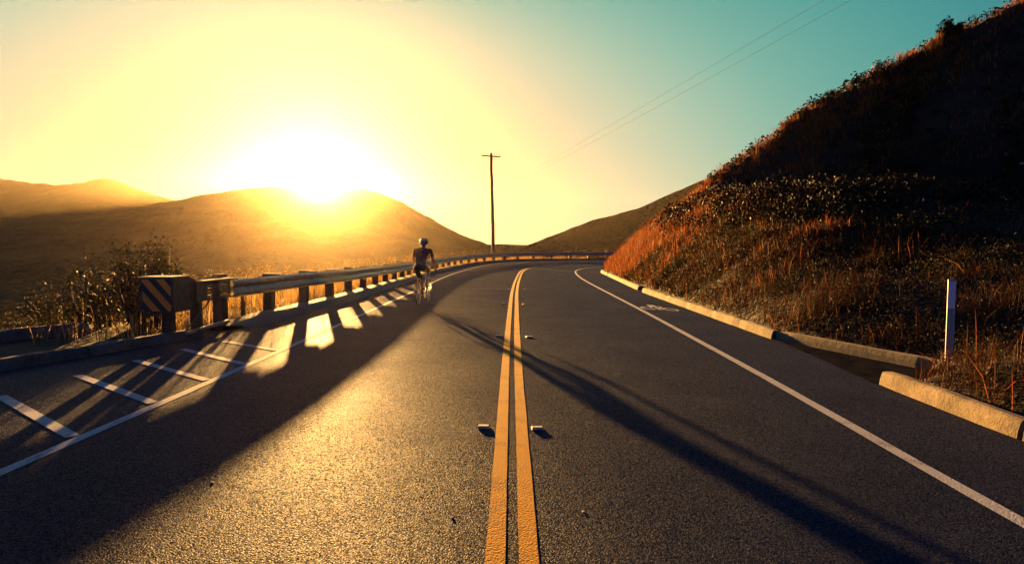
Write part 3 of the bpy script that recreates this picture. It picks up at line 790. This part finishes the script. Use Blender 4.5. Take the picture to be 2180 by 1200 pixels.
# far pale houses in the saddle
for i in range(14):
    u = 1137 + i * 5.6 + random.uniform(-1.5, 1.5); v = 524.0 + random.uniform(-0.8, 1.4); y = 876 + random.uniform(-2, 2)
    w = random.uniform(1.8, 3.2); hh = random.uniform(1.3, 2.2)
    loc = ((u - 1090) / 1300 * y, y, 1.55 + (526 - v) / 1300 * y - hh * 0.4)
    e = tag(empty('far_house', loc, random.uniform(-.4, .4)), 'tiny pale house far off in the saddle between the two hills', 'house', 'far houses in the saddle')
    m_ = MB(); m_.box((0, 0, hh / 2 - 1.2), (w, 2.5, hh + 2.4)); m_.build('wall', A['houses'], e)
    m_ = MB(); m_.add([(-w * .56, -1.45, hh), (w * .56, -1.45, hh), (w * .56, 1.45, hh), (-w * .56, 1.45, hh), (-w * .5, 0, hh + .6), (w * .5, 0, hh + .6)], [(0, 1, 5, 4), (3, 4, 5, 2), (0, 4, 3), (1, 2, 5), (0, 3, 2, 1)]); m_.build('roof', A['houseroof'], e)
#VEG
# ------------------------------------------------------------------ vegetation
def blades(P, h, w, lean, tint):
    """tapered bent blades: five vertices, a quad and a triangle each"""
    n = len(P); th = RNG.uniform(0, 2 * np.pi, n); ph = RNG.uniform(0, 2 * np.pi, n)
    wx, wy = np.cos(th) * w, np.sin(th) * w
    lx, ly = np.cos(ph) * lean * h, np.sin(ph) * lean * h
    V = np.zeros((n, 5, 3))
    V[:, 0] = P + np.stack([wx, wy, 0 * h], 1); V[:, 1] = P - np.stack([wx, wy, 0 * h], 1)
    mid = P + np.stack([lx * 0.35, ly * 0.35, h * 0.58], 1)
    V[:, 2] = mid - np.stack([wx, wy, 0 * h], 1) * 0.8; V[:, 3] = mid + np.stack([wx, wy, 0 * h], 1) * 0.8
    V[:, 4] = P + np.stack([lx, ly, h], 1)
    b = np.arange(n)[:, None] * 5
    return V.reshape(-1, 3), b + np.array([[0, 1, 2, 3]]), b + np.array([[3, 2, 4]]), np.repeat(tint, 5)
def leaves(C, size, tint, flat=0.0):
    """small pointed leaf faces scattered at points C, each facing its own way"""
    n = len(C)
    a = RNG.normal(size=(n, 3)); a[:, 2] *= (1 - flat); a /= np.linalg.norm(a, axis=1)[:, None]
    b = RNG.normal(size=(n, 3)); b -= a * (a * b).sum(1)[:, None]; b /= np.linalg.norm(b, axis=1)[:, None]
    s = size[:, None]
    V = np.stack([C - a * s, C + b * s * 0.42, C + a * s, C - b * s * 0.42], 1)
    i = np.arange(n)[:, None] * 4
    return V.reshape(-1, 3), i + np.array([[0, 1, 2, 3]]), np.repeat(tint, 4)
def stuff_blades(name, sets, mat, label, cat):
    Vs, Q, T, tt = [], [], [], []; off = 0
    for P, h, w, lean, tint in sets:
        v, q, t3, ti = blades(P, h, w, lean, tint)
        Vs.append(v); Q.append(q + off); T.append(t3 + off); tt.append(ti); off += len(v)
    o = fast_mesh(name, np.concatenate(Vs), [np.concatenate(Q), np.concatenate(T)], mat, attr=np.concatenate(tt))
    return tag(o, label, cat, kind='stuff')

# dry grass of the bank and hill
def scatter_hill(n, x0, x1, y0, y1, wfun):
    X = RNG.uniform(x0, x1, n); Y = RNG.uniform(y0, y1, n)
    d, yr, rz = hill_parts(X, Y)
    k = (d > 0.06) & (RNG.uniform(0, 1, n) < wfun(X, Y, d, yr))
    X, Y, d = X[k], Y[k], d[k]
    return np.stack([X, Y, hill_h(X, Y) - 0.03], 1), d
def clump(X, Y, s, seed): return np.clip(fbm(X / s, Y / s, seed) * 1.6 + 0.5, 0, 1)
P1, d1 = scatter_hill(150000, 4.4, 15, 17, 44, lambda X, Y, d, yr: sstep(19, 30, Y) * (1 - sstep(2.6, 6.0, d)) * (0.35 + 0.65 * clump(X, Y, 1.2, 71)) * 0.75)
P2, d2 = scatter_hill(160000, 8, 34, 24, 41, lambda X, Y, d, yr: np.exp(-((Y - yr + 1.2) / 2.2) ** 2) * clump(X, Y, 2.0, 75) ** 2 * 0.8)
P3, d3 = scatter_hill(60000, 4.2, 14, 2, 22, lambda X, Y, d, yr: 0.12 * clump(X, Y, 0.9, 77) ** 3)
P5, d5 = scatter_hill(190000, 4.3, 13, 2.5, 31, lambda X, Y, d, yr: (0.25 + 0.75 * clump(X, Y, 0.6, 78)) * (1 - sstep(4, 7, d)))
P4, d4 = scatter_hill(120000, 7, 30, 12, 36, lambda X, Y, d, yr: 0.16 * clump(X, Y, 2.6, 79) ** 3)
def props(P, h0, h1, w, lean=0.45):
    n = len(P); h = RNG.uniform(h0, h1, n) * (0.6 + 0.8 * clump(P[:, 0], P[:, 1], 0.7, 83))
    return P, h, RNG.uniform(0.6, 1.4, n) * w, np.abs(RNG.normal(0, lean, n)), np.clip(RNG.normal(0.55, 0.25, n), 0, 1)
h5 = RNG.uniform(.1, .3, len(P5)) * (0.5 + clump(P5[:, 0], P5[:, 1], 0.7, 83))
P5p = (P5, h5, RNG.uniform(.003, .007, len(P5)) * np.clip(P5[:, 1] / 12, .7, 2), np.abs(RNG.normal(0, .6, len(P5))), np.clip(RNG.normal(-0.15, .22, len(P5)), -0.35, 1))
stuff_blades('dry_grass', [props(P1, .22, .62, .010), props(P2, .25, .6, .016), props(P3, .15, .5, .005), P5p, props(P4, .2, .45, .012)], A['grass'], 'reddish gold dry grass covering the bank and hillside', 'grass')

# straw grass behind the guardrail
def along_rail(n, o0, o1, smin_=0.0, smax=66):
    s = RNG.uniform(smin_, smax, n); off = RNG.uniform(o0, o1, n)
    px = np.interp(s, rd, RP[:, 0]); py = np.interp(s, rd, RP[:, 1]); nx = np.interp(s, rd, rn[:, 0]); ny = np.interp(s, rd, rn[:, 1])
    X = px - nx * off; Y = py - ny * off
    Z = np.maximum(ground_h(X, Y), zr(Y) - 0.02 - 0.25 * np.clip(off - 1, 0, None)) - 0.02
    return np.stack([X, Y, Z], 1)
Q1 = along_rail(15000, 0.55, 2.6, 0.0)
Q1 = Q1[RNG.uniform(0, 1, len(Q1)) < 0.25 + 0.75 * clump(Q1[:, 0], Q1[:, 1], 0.8, 87)]
Q2 = along_rail(900, 0.6, 1.8, 1.0)
Q2 = Q2[RNG.uniform(0, 1, len(Q2)) < clump(Q2[:, 0], Q2[:, 1], 1.3, 88)]
n2 = len(Q2)
stuff_blades('roadside_grass', [props(Q1, .25, .62, .007, .4), (Q2, RNG.uniform(.7, 1.25, n2), np.full(n2, .006), np.abs(RNG.normal(0, .22, n2)), RNG.uniform(.4, 1, n2))], A['straw'], 'backlit straw coloured grass behind the guardrail posts', 'grass')
# seed heads of the tall wisps and leafy weeds among the straw
C = np.concatenate([Q2 + np.stack([RNG.normal(0, .05, n2), RNG.normal(0, .05, n2), RNG.uniform(.55, 1.15, n2)], 1) for _ in range(6)] + [Q1[::3] + np.stack([RNG.normal(0, .06, len(Q1[::3])), RNG.normal(0, .06, len(Q1[::3])), RNG.uniform(.1, .5, len(Q1[::3]))], 1)])
v, q, ti = leaves(C, RNG.uniform(.012, .032, len(C)), RNG.uniform(.3, 1, len(C)))
tag(fast_mesh('roadside_weeds', v, [q], A['straw'], attr=ti), 'pale seed heads and weeds rising behind the guardrail', 'weeds', kind='stuff')

# dark scrub over the hillside
def clumps(P, per, rad, hgt, s0, s1, tlo, thi):
    n = len(P); c = np.repeat(P, per, 0); k = len(c)
    r = np.repeat(RNG.uniform(.5, 1.4, n), per)
    d = RNG.normal(size=(k, 3)); d /= np.linalg.norm(d, axis=1)[:, None]; d *= (RNG.uniform(0, 1, k) ** 0.4)[:, None]
    c = c + np.stack([d[:, 0] * rad * r, d[:, 1] * rad * r, (d[:, 2] * .5 + .5) * hgt * r], 1)
    return c, RNG.uniform(s0, s1, k) * np.clip(c[:, 1] / 26, 0.45, 1.3), np.clip(np.repeat(RNG.uniform(tlo, thi, n), per) + RNG.normal(0, .15, k), 0, 1)
S1, _ = scatter_hill(9000, 6, 34, 8, 41, lambda X, Y, d, yr: sstep(2.0, 5, d) * (0.04 + 0.75 * clump(X, Y, 2.4, 91) ** 1.6))
S2, _ = scatter_hill(1500, 5, 14, 8, 40, lambda X, Y, d, yr: sstep(1.2, 3, d) * 0.7 * clump(X, Y, 1.6, 93) ** 2)
S3, _ = scatter_hill(420, 6, 15, 17, 33, lambda X, Y, d, yr: sstep(1.8, 3.0, d) * (1 - sstep(6, 8, d)) * 0.75)
c5 = clumps(S3, 130, .6, .8, .03, .07, .0, .15)
c1 = clumps(S1, 26, .45, .6, .05, .12, .1, .8); c2 = clumps(S2, 26, .3, .45, .02, .055, .1, .8)
v, q, ti = leaves(np.concatenate([c1[0], c2[0], c5[0]]), np.concatenate([c1[1], c2[1], c5[1]]), np.concatenate([c1[2], c2[2], c5[2]]))
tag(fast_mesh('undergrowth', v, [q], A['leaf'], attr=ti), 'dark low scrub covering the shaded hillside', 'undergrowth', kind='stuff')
# small leafy weeds on the verge
W1, _ = scatter_hill(16000, 4.3, 12, 3, 27, lambda X, Y, d, yr: (0.2 + 0.6 * clump(X, Y, 1.1, 95)) * (1 - 0.7 * sstep(2.5, 6, d)))
c3 = clumps(W1, 24, .17, .34, .022, .05, .0, 1)
WL = np.stack([RNG.uniform(-14, -5.9, 1500), RNG.uniform(9.6, 15.5, 1500), np.zeros(1500)], 1)
e_ = poly_dist(WL[:, 0], WL[:, 1], DROP); bnd = WL[:, 1] > 11.6 + (WL[:, 0] + 7.9) * 1.55
WL = WL[bnd & (e_ > -4)]; WL[:, 2] = ground_h(WL[:, 0], WL[:, 1])
c4 = clumps(WL, 40, .3, .5, .015, .04, .1, .9)
v, q, ti = leaves(np.concatenate([c3[0], c4[0]]), np.concatenate([c3[1], c4[1]]), np.concatenate([c3[2], c4[2]]))
tag(fast_mesh('weeds', v, [q], A['leafg'], attr=ti), 'small leafy weeds on the verges beside the kerbs', 'weeds', kind='stuff')

def shrub(loc, h, r, nst, per, leaf, mat, label, group=None, name='shrub', upright=0.5, bare=0.15):
    e = tag(empty(name, loc), label, name.split('_')[-1], group)
    m_ = MB(); C = []
    for _ in range(nst):
        a = random.uniform(0, 6.283); q = math.sqrt(random.random()) * r
        b0 = (math.cos(a) * q * 0.35, math.sin(a) * q * 0.35, -0.1)
        tz = h * random.uniform(0.55, 1.0) * (1 - 0.35 * (q / max(r, .01)) ** 2)
        tp = (math.cos(a) * q * (1.0 if upright < 1 else 0.8), math.sin(a) * q, tz)
        md = tuple(b0[i] * .5 + tp[i] * .5 + random.gauss(0, .04 * h) * (i < 2) for i in range(3))
        m_.tube([b0, md, tp], [0.012 * h + .003, 0.008 * h + .002, 0.002], 4)
        for k_ in range(per):
            f = random.uniform(bare, 1.02); p0, p1 = (b0, md) if f < .5 else (md, tp); g = (f * 2) % 1 if f < 1 else 1
            sp = (0.05 + 0.10 * upright) * h * (1.15 - 0.7 * f)
            C.append([p0[i] + (p1[i] - p0[i]) * g + random.gauss(0, sp * (0.5 if i == 2 else 1)) for i in range(3)])
    m_.build('branches', A['twig'], e)
    C = np.array(C)
    v, q, ti = leaves(C, RNG.uniform(leaf * .5, leaf, len(C)), np.clip(RNG.normal(.5, .3, len(C)), 0, 1))
    fast_mesh('foliage', v, [q], A[mat], e, attr=ti)
    return e
shrub((-7.25, 12.0, 0.0), 2.15, 0.72, 40, 60, .055, 'leafg', 'tall leafy upright shrub directly behind the striped guardrail end', name='leafy_shrub', upright=.25)
shrub((-8.35, 12.2, 0.0), 1.5, 0.7, 26, 70, .05, 'leafg', 'lower dark shrub on the outer side of the tall leafy shrub', name='leafy_shrub', upright=.4)
shrub((-9.5, 12.6, -0.1), 1.15, 0.5, 14, 50, .045, 'leafg', 'thin dark weedy shrub at the shaded left edge above the lay-by kerb', name='leafy_shrub', upright=.4)
shrub((-5.95, 13.4, 0.0), 1.35, 0.14, 5, 14, .03, 'straw', 'thin dry weed stalks standing behind the first guardrail post', name='dry_weed', upright=.2)
def ridge_pt(u):
    a = (u - 1090) / 1300
    X = np.linspace(5, 40, 900); Y = np.interp(X, RX, RY); i = int(np.argmin(np.abs(X / Y - a)))
    return (float(X[i]), float(Y[i]), float(hill_h(X[i:i + 1], Y[i:i + 1])[0]))
for u, h, r, n_, per, lf, lab, up_ in [
    (1992, 1.35, .42, 26, 60, .10, 'dense dark shrub standing tallest on the hill skyline near the top corner', .5),
    (2020, .75, .8, 20, 60, .09, 'low rounded dark bush just beside the tallest skyline shrub', .8),
    (2052, 1.0, .45, 9, 14, .08, 'sparse twiggy plant on the hill skyline past the tallest shrub', .3),
    (2085, .7, .5, 8, 16, .08, 'second sparse twiggy plant on the skyline close to the picture corner', .3),
    (1858, .95, .25, 8, 26, .09, 'small ragged shrub alone on the middle of the hill skyline', .3),
    (1885, .7, .5, 10, 18, .07, 'thin leafy tuft on the skyline just above the ragged shrub', .4),
    (1762, .75, .5, 14, 22, .06, 'wispy shrub on the skyline above the reddest grass patch', .4),
    (1700, .55, .7, 16, 50, .08, 'low dark bush where the hill skyline steepens', .9),
    (1530, .6, .7, 16, 60, .08, 'low dark bush on the rocky shoulder of the hill', .9)]:
    p = ridge_pt(u); shrub((p[0], p[1], p[2] - 0.1), h, r, n_, per, lf, 'leaf', lab, 'shrubs along the hill skyline', 'hill_shrub', up_)
for x, y, h, r, lab in [(10.4, 38.9, .95, .55, 'round dark bush on the nose of the hill against the far slope'), (9.0, 39.6, .7, .7, 'spreading dark bush low on the nose of the hill'),
                        (8.0, 39.9, .6, .6, 'lowest dark bush on the nose of the hill next to the red grass')]:
    z = float(hill_h(np.array([x]), np.array([y]))[0]); shrub((x, y, z - .1), h, r, 24, 70, .09, 'leaf', lab, 'bushes on the hill nose', 'hill_shrub', .8)
shrub((8.45, 65.5, -0.3), 1.9, 1.7, 34, 80, .12, 'leaf', 'round dark bush rising behind the far stretch of guardrail', None, 'round_bush', .9)
shrub((11.3, 65.5, -0.3), 1.35, 1.0, 18, 60, .1, 'leaf', 'small dark bush behind the guardrail end by the hill nose', None, 'round_bush', .9)
#ENDVEG
#CYC
# ------------------------------------------------------------------ bicycle
BASE = (-2.46, 16.08, 0.004); YAW = R(-7)
bk = tag(empty('bicycle', BASE, YAW), 'black road racing bicycle ridden along the white edge line', 'bicycle')
def wheel(name, y):
    w = empty(name, (0, y, 0.338)); w.parent = bk
    m_ = MB(); m_.tube([(0, math.cos(a) * .326, math.sin(a) * .326) for a in np.linspace(0, 2 * math.pi, 40, endpoint=False)], .0125, 8, closed=True); m_.build('tyre', A['rubber'], w, True)
    m_ = MB(); m_.tube([(0, math.cos(a) * .308, math.sin(a) * .308) for a in np.linspace(0, 2 * math.pi, 40, endpoint=False)], .011, 6, closed=True); m_.build('rim', A['frame'], w, True)
    m_ = MB()
    for i in range(20):
        a = i * 2 * math.pi / 20; s = .025 * (1 if i % 2 else -1)
        m_.tube([(s, math.cos(a + .25 * (1 if i % 4 < 2 else -1)) * .02, math.sin(a + .25) * .02), (0, math.cos(a) * .305, math.sin(a) * .305)], .0016, 4)
    m_.build('spokes', A['alloy'], w)
    m_ = MB(); m_.tube([(-.05, 0, 0), (-.03, 0, 0), (.03, 0, 0), (.05, 0, 0)], [.012, .022, .022, .012], 10); m_.build('hub', A['alloy'], w)
    return w
wheel('rear_wheel', 0); wheel('front_wheel', 0.99)
BB = (0, .41, .272); ST = (0, .235, .80); HT = (0, .80, .80); HB = (0, .845, .66)
m_ = MB()
m_.tube([BB, ST], .017, 10); m_.tube([ST, HT], .017, 10); m_.tube([BB, HB], .021, 10); m_.tube([HT, HB], .021, 10)
for s in (-1, 1):
    m_.tube([(s * .035, .37, .275), (s * .065, 0, .338)], .010, 8); m_.tube([(s * .018, .25, .77), (s * .03, .2, .70), (s * .065, 0, .338)], .008, 8)
m_.build('frame', A['frame'], bk, True)
m_ = MB()
for s in (-1, 1): m_.tube([(s * .02, .845, .65), (s * .048, .87, .60), (s * .05, .93, .45), (s * .052, .99, .338)], .011, 8)
m_.tube([(-.03, .85, .655), (.03, .85, .655)], .014, 8); m_.build('fork', A['frame'], bk, True)
m_ = MB(); m_.tube([ST, (0, .19, .94)], .014, 8); m_.build('seat_post', A['alloy'], bk, True)
m_ = MB()
secs = [(.03, .065, .968, .016), (.06, .075, .972, .022), (.12, .062, .968, .022), (.19, .03, .962, .02), (.27, .018, .96, .018), (.31, .010, .956, .012)]
V = []; k = 10
for y, w, z, t_ in secs:
    for j in range(k):
        a = 2 * math.pi * j / k; V.append((math.cos(a) * w, y, z + math.sin(a) * t_))
m_.add(V, [(i * k + j, i * k + (j + 1) % k, (i + 1) * k + (j + 1) % k, (i + 1) * k + j) for i in range(len(secs) - 1) for j in range(k)] + [tuple(range(k - 1, -1, -1)), tuple(range((len(secs) - 1) * k, len(secs) * k))])
m_.build('saddle', A['rubber'], bk, True)
m_ = MB(); m_.tube([HT, (0, .79, .85), (0, .87, .875)], .014, 8); m_.build('stem', A['frame'], bk, True)
m_ = MB()
for s in (-1, 1):
    m_.tube([(0, .87, .875), (s * .10, .87, .875), (s * .19, .875, .875), (s * .215, .92, .872), (s * .218, .965, .845), (s * .22, .965, .79), (s * .222, .92, .752), (s * .225, .84, .745)], .0145, 8)
m_.build('handlebar', A['rubber'], bk, True)
for s in (-1, 1):
    m_ = MB(); m_.tube([(s * .216, .93, .875), (s * .216, .985, .905), (s * .216, 1.0, .935)], [.018, .019, .012], 8); m_.tube([(s * .217, .99, .90), (s * .22, 1.01, .83), (s * .222, .985, .77)], .006, 6); m_.build('brake_lever', A['rubber'], bk, True)
cr = empty('crankset', BB); cr.parent = bk
m_ = MB(); m_.tube([(.052, math.cos(a) * .095, math.sin(a) * .095) for a in np.linspace(0, 2 * math.pi, 28, endpoint=False)], .006, 6, closed=True)
for i in range(5):
    a = i * 2 * math.pi / 5; m_.tube([(.052, 0, 0), (.052, math.cos(a) * .095, math.sin(a) * .095)], .008, 6)
m_.build('chainring', A['alloy'], cr, True)
cd = (math.cos(R(-82)) * .172, math.sin(R(-82)) * .172)
m_ = MB(); m_.tube([(-.06, 0, 0), (-.085, cd[0], cd[1])], .012, 8); m_.tube([(.06, 0, 0), (.085, -cd[0], -cd[1])], .012, 8); m_.tube([(-.06, 0, 0), (.06, 0, 0)], .015, 8); m_.build('crank_arms', A['alloy'], cr, True)
for s in (-1, 1):
    m_ = MB(); m_.box((s * .13, -s * cd[0] * 1, -s * cd[1]), (.09, .07, .018), bev=.004); m_.build('pedal', A['rubber'], cr)
m_ = MB()
ch = []
for a in np.linspace(math.pi * .5, -math.pi * .5, 10): ch.append((.052, .41 + math.cos(a) * .098, .272 + math.sin(a) * .098))
for a in np.linspace(-math.pi * .5, -math.pi * 1.5, 8): ch.append((.052, math.cos(a) * .045, .338 + math.sin(a) * .045))
m_.tube(ch, .004, 5, closed=True); m_.build('chain', A['rust'], bk)

# ------------------------------------------------------------------ rider
pr = tag(empty('person', BASE, YAW), 'cyclist in dark short-sleeved jersey and black shorts seen from behind, riding', 'person')
bones = {}
m_ = MB()
def cap(name, pts, rad, n=12):
    bones.setdefault(name, []).append([Vector(p) for p in pts])
    m_.tube(pts, rad, n)
    for p, r_ in zip(pts, rad): m_.sphere(p, r_ * 0.995, 10, 7)
def ell(name, c, r, tilt=0):
    m_.sphere(c, r, 16, 12, rot=Matrix.Rotation(tilt, 3, 'X'))
TL = R(-28)
ell('t', (0, .15, 1.03), (.165, .135, .125), TL); ell('t', (0, .20, 1.13), (.148, .105, .13), TL); ell('t', (0, .28, 1.25), (.158, .105, .15), TL); ell('t', (0, .35, 1.37), (.188, .115, .14), TL); ell('t', (0, .405, 1.462), (.185, .09, .085), TL)
bones['torso'] = [[Vector((0, .14, 1.0)), Vector((0, .28, 1.25)), Vector((0, .42, 1.50))]]
cap('neck', [(0, .43, 1.49), (0, .50, 1.57)], [.072, .064])
ell('h', (0, .545, 1.64), (.076, .098, .112), R(12)); ell('h', (0, .60, 1.59), (.058, .062, .06)); m_.sphere((0, .648, 1.655), (.013, .02, .022), 8, 6)
for s in (-1, 1): m_.sphere((s * .077, .545, 1.655), (.012, .022, .032), 8, 6)
bones['head'] = [[Vector((0, .52, 1.60)), Vector((0, .56, 1.76))]]
for s in (-1, 1):
    sh = (s * .195, .40, 1.465); el_ = (s * (.275 if s < 0 else .238), .54, 1.195); wr = (s * (.245 if s < 0 else .222), .84, .985)
    m_.sphere(sh, .068, 12, 8)
    cap('upper_arm', [sh, (s * .24, .47, 1.33), el_], [.064, .056, .044]); cap('forearm', [el_, (s * (.268 if s < 0 else .235), .66, 1.11), wr], [.045, .044, .03])
    cap('hand', [wr, (s * .222, .925, .945)], [.028, .036])
    for i, (dx, ln) in enumerate([(-.028, .9), (-.01, 1.05), (.009, 1.0), (.026, .82)]):
        bx = s * .222 + dx
        cap('hand', [(bx, .95, .948), (bx, .985 + .012 * ln, .935), (bx, 1.0 + .012 * ln, .905), (bx, .985, .878 + .006 * i)], [.0115, .0105, .010, .009], 8)
    cap('hand', [(s * .200, .915, .945), (s * .180, .955, .93), (s * .187, .985, .905)], [.013, .012, .010], 8)
    hip = (s * .088, .16, 1.0)
    if s < 0:
        kn = (s * .115, .50, .665); an = (s * .118, .365, .235); to = (s * .125, .50, .125); he = (s * .118, .315, .165)
    else:
        kn = (s * .125, .60, .905); an = (s * .115, .315, .585); to = (s * .125, .42, .465); he = (s * .117, .255, .535)
    k2 = tuple(hip[i] * .5 + kn[i] * .5 + (0, 0, .01)[i] for i in range(3))
    cap('thigh', [hip, k2, kn], [.098, .082, .058])
    c2 = tuple(kn[i] * .66 + an[i] * .34 + (0, -.022, 0)[i] for i in range(3)); c3 = tuple(kn[i] * .3 + an[i] * .7 for i in range(3))
    cap('shin', [kn, c2, c3, an], [.057, .058, .041, .035])
    cap('foot', [he, tuple(he[i] * .45 + to[i] * .55 for i in range(3)), to], [.036, .042, .036])
    cap('foot', [an, he], [.036, .036])
tmp = m_.build('body_raw', A['skin'])
md = tmp.modifiers.new('r', 'REMESH'); md.mode = 'VOXEL'; md.voxel_size = .0085
ms = tmp.modifiers.new('s', 'SMOOTH'); ms.iterations = 4; ms.factor = .5
dg = bpy.context.evaluated_depsgraph_get()
bme = bpy.data.meshes.new_from_object(tmp.evaluated_get(dg)); bme.name = 'body'
bpy.data.objects.remove(tmp, do_unlink=True)
bme.materials.clear()
body = link('body', bme, pr, [A['skin'], A['jersey'], A['shorts'], A['sock'], A['shoe']], True)
fc = np.zeros(len(bme.polygons) * 3); bme.polygons.foreach_get('center', fc); fc = fc.reshape(-1, 3)
best = np.full(len(fc), 9.0); who = np.zeros(len(fc), int); par = np.zeros(len(fc))
names = list(bones)
for bi, nm in enumerate(names):
    for ch_ in bones[nm]:
        tot = sum((b - a).length for a, b in zip(ch_[:-1], ch_[1:])); acc = 0
        for a, b in zip(ch_[:-1], ch_[1:]):
            a_ = np.array(a); ab = np.array(b) - a_; L = np.linalg.norm(ab)
            t_ = np.clip(((fc - a_) @ ab) / (L * L), 0, 1); dd = np.linalg.norm(fc - a_ - t_[:, None] * ab, axis=1)
            if nm == 'torso': dd = dd * .62
            if nm in ('thigh',): dd = dd * .8
            k_ = dd < best; best[k_] = dd[k_]; who[k_] = bi; par[k_] = ((acc + t_ * L) / tot)[k_]; acc += L
mi = np.zeros(len(fc), int)
for bi, nm in enumerate(names):
    w_ = who == bi
    if nm == 'torso': mi[w_] = np.where(fc[w_, 2] > 1.06, 1, 2)
    elif nm == 'upper_arm': mi[w_] = np.where(par[w_] < .62, 1, 0)
    elif nm == 'thigh': mi[w_] = np.where(par[w_] < .72, 2, 0)
    elif nm == 'shin': mi[w_] = np.where(par[w_] > .72, 3, 0)
    elif nm == 'foot': mi[w_] = 4
    elif nm == 'neck': mi[w_] = np.where(par[w_] < .25, 1, 0)
bme.polygons.foreach_set('material_index', mi.astype(np.int32)); bme.update()
hm = empty('helmet', (0, .54, 1.672)); hm.parent = pr; hm.scale = (1.2, 1.14, 1.14); hm.rotation_euler = (R(8), 0, 0)
m_ = MB(); V = []; Fh = []; nu, nv = 20, 8
for i in range(nv + 1):
    p_ = math.pi * .5 * i / nv * 1.12
    for j in range(nu):
        q_ = 2 * math.pi * j / nu; back = max(0, -math.sin(q_))
        V.append((math.sin(p_) * math.cos(q_) * .092, math.sin(p_) * math.sin(q_) * (.128 + .02 * back), math.cos(p_) * .098 - (.03 * back if i > 5 else 0)))
for i in range(nv):
    for j in range(nu):
        a = i * nu + j; b = i * nu + (j + 1) % nu
        Fh.append((a, a + nu, b + nu, b))
Fh.append(tuple(range(nv * nu, (nv + 1) * nu)))
m_.add(V, Fh); m_.build('shell', A['helmetdark'], hm, True)
for dx in (-.078, -.048, -.016, .016, .048, .078):
    m_ = MB(); P = []
    sx = math.sqrt(max(0.05, 1 - (dx / .096) ** 2))
    for th in np.linspace(R(20), R(196), 16): P.append((dx * (1 - .35 * (1 - math.sin(min(max(th, 0), math.pi)))), math.cos(th) * .134 * sx * (1.1 if th > 1.57 else 1), math.sin(th) * .102 * sx))
    m_.tube(P, [.004] + [.0125] * 14 + [.004], 6); m_.build('rib', A['helmet'], hm, True)
#ENDCYC
# ------------------------------------------------------------------ haze
m = bpy.data.materials.new('haze_air'); m.use_nodes = True
t = m.node_tree
for n in list(t.nodes): t.nodes.remove(n)
pv = N(t, 'ShaderNodeVolumePrincipled')
pv.inputs['Color'].default_value = (1.0, 0.84, 0.58, 1)  # golden volume added to veil the hills with the sun's glare
pv.inputs['Density'].default_value = 0.000046
pv.inputs['Anisotropy'].default_value = 0.87
mo = N(t, 'ShaderNodeOutputMaterial')
t.links.new(pv.outputs[0], mo.inputs['Volume'])
mb = MB(); mb.box((0, 1000, 54), (6000, 2600, 268))
hz = mb.build('haze', m)
tag(hz, 'thin golden haze added to make the sun glare over the valley', 'haze', kind='stuff')
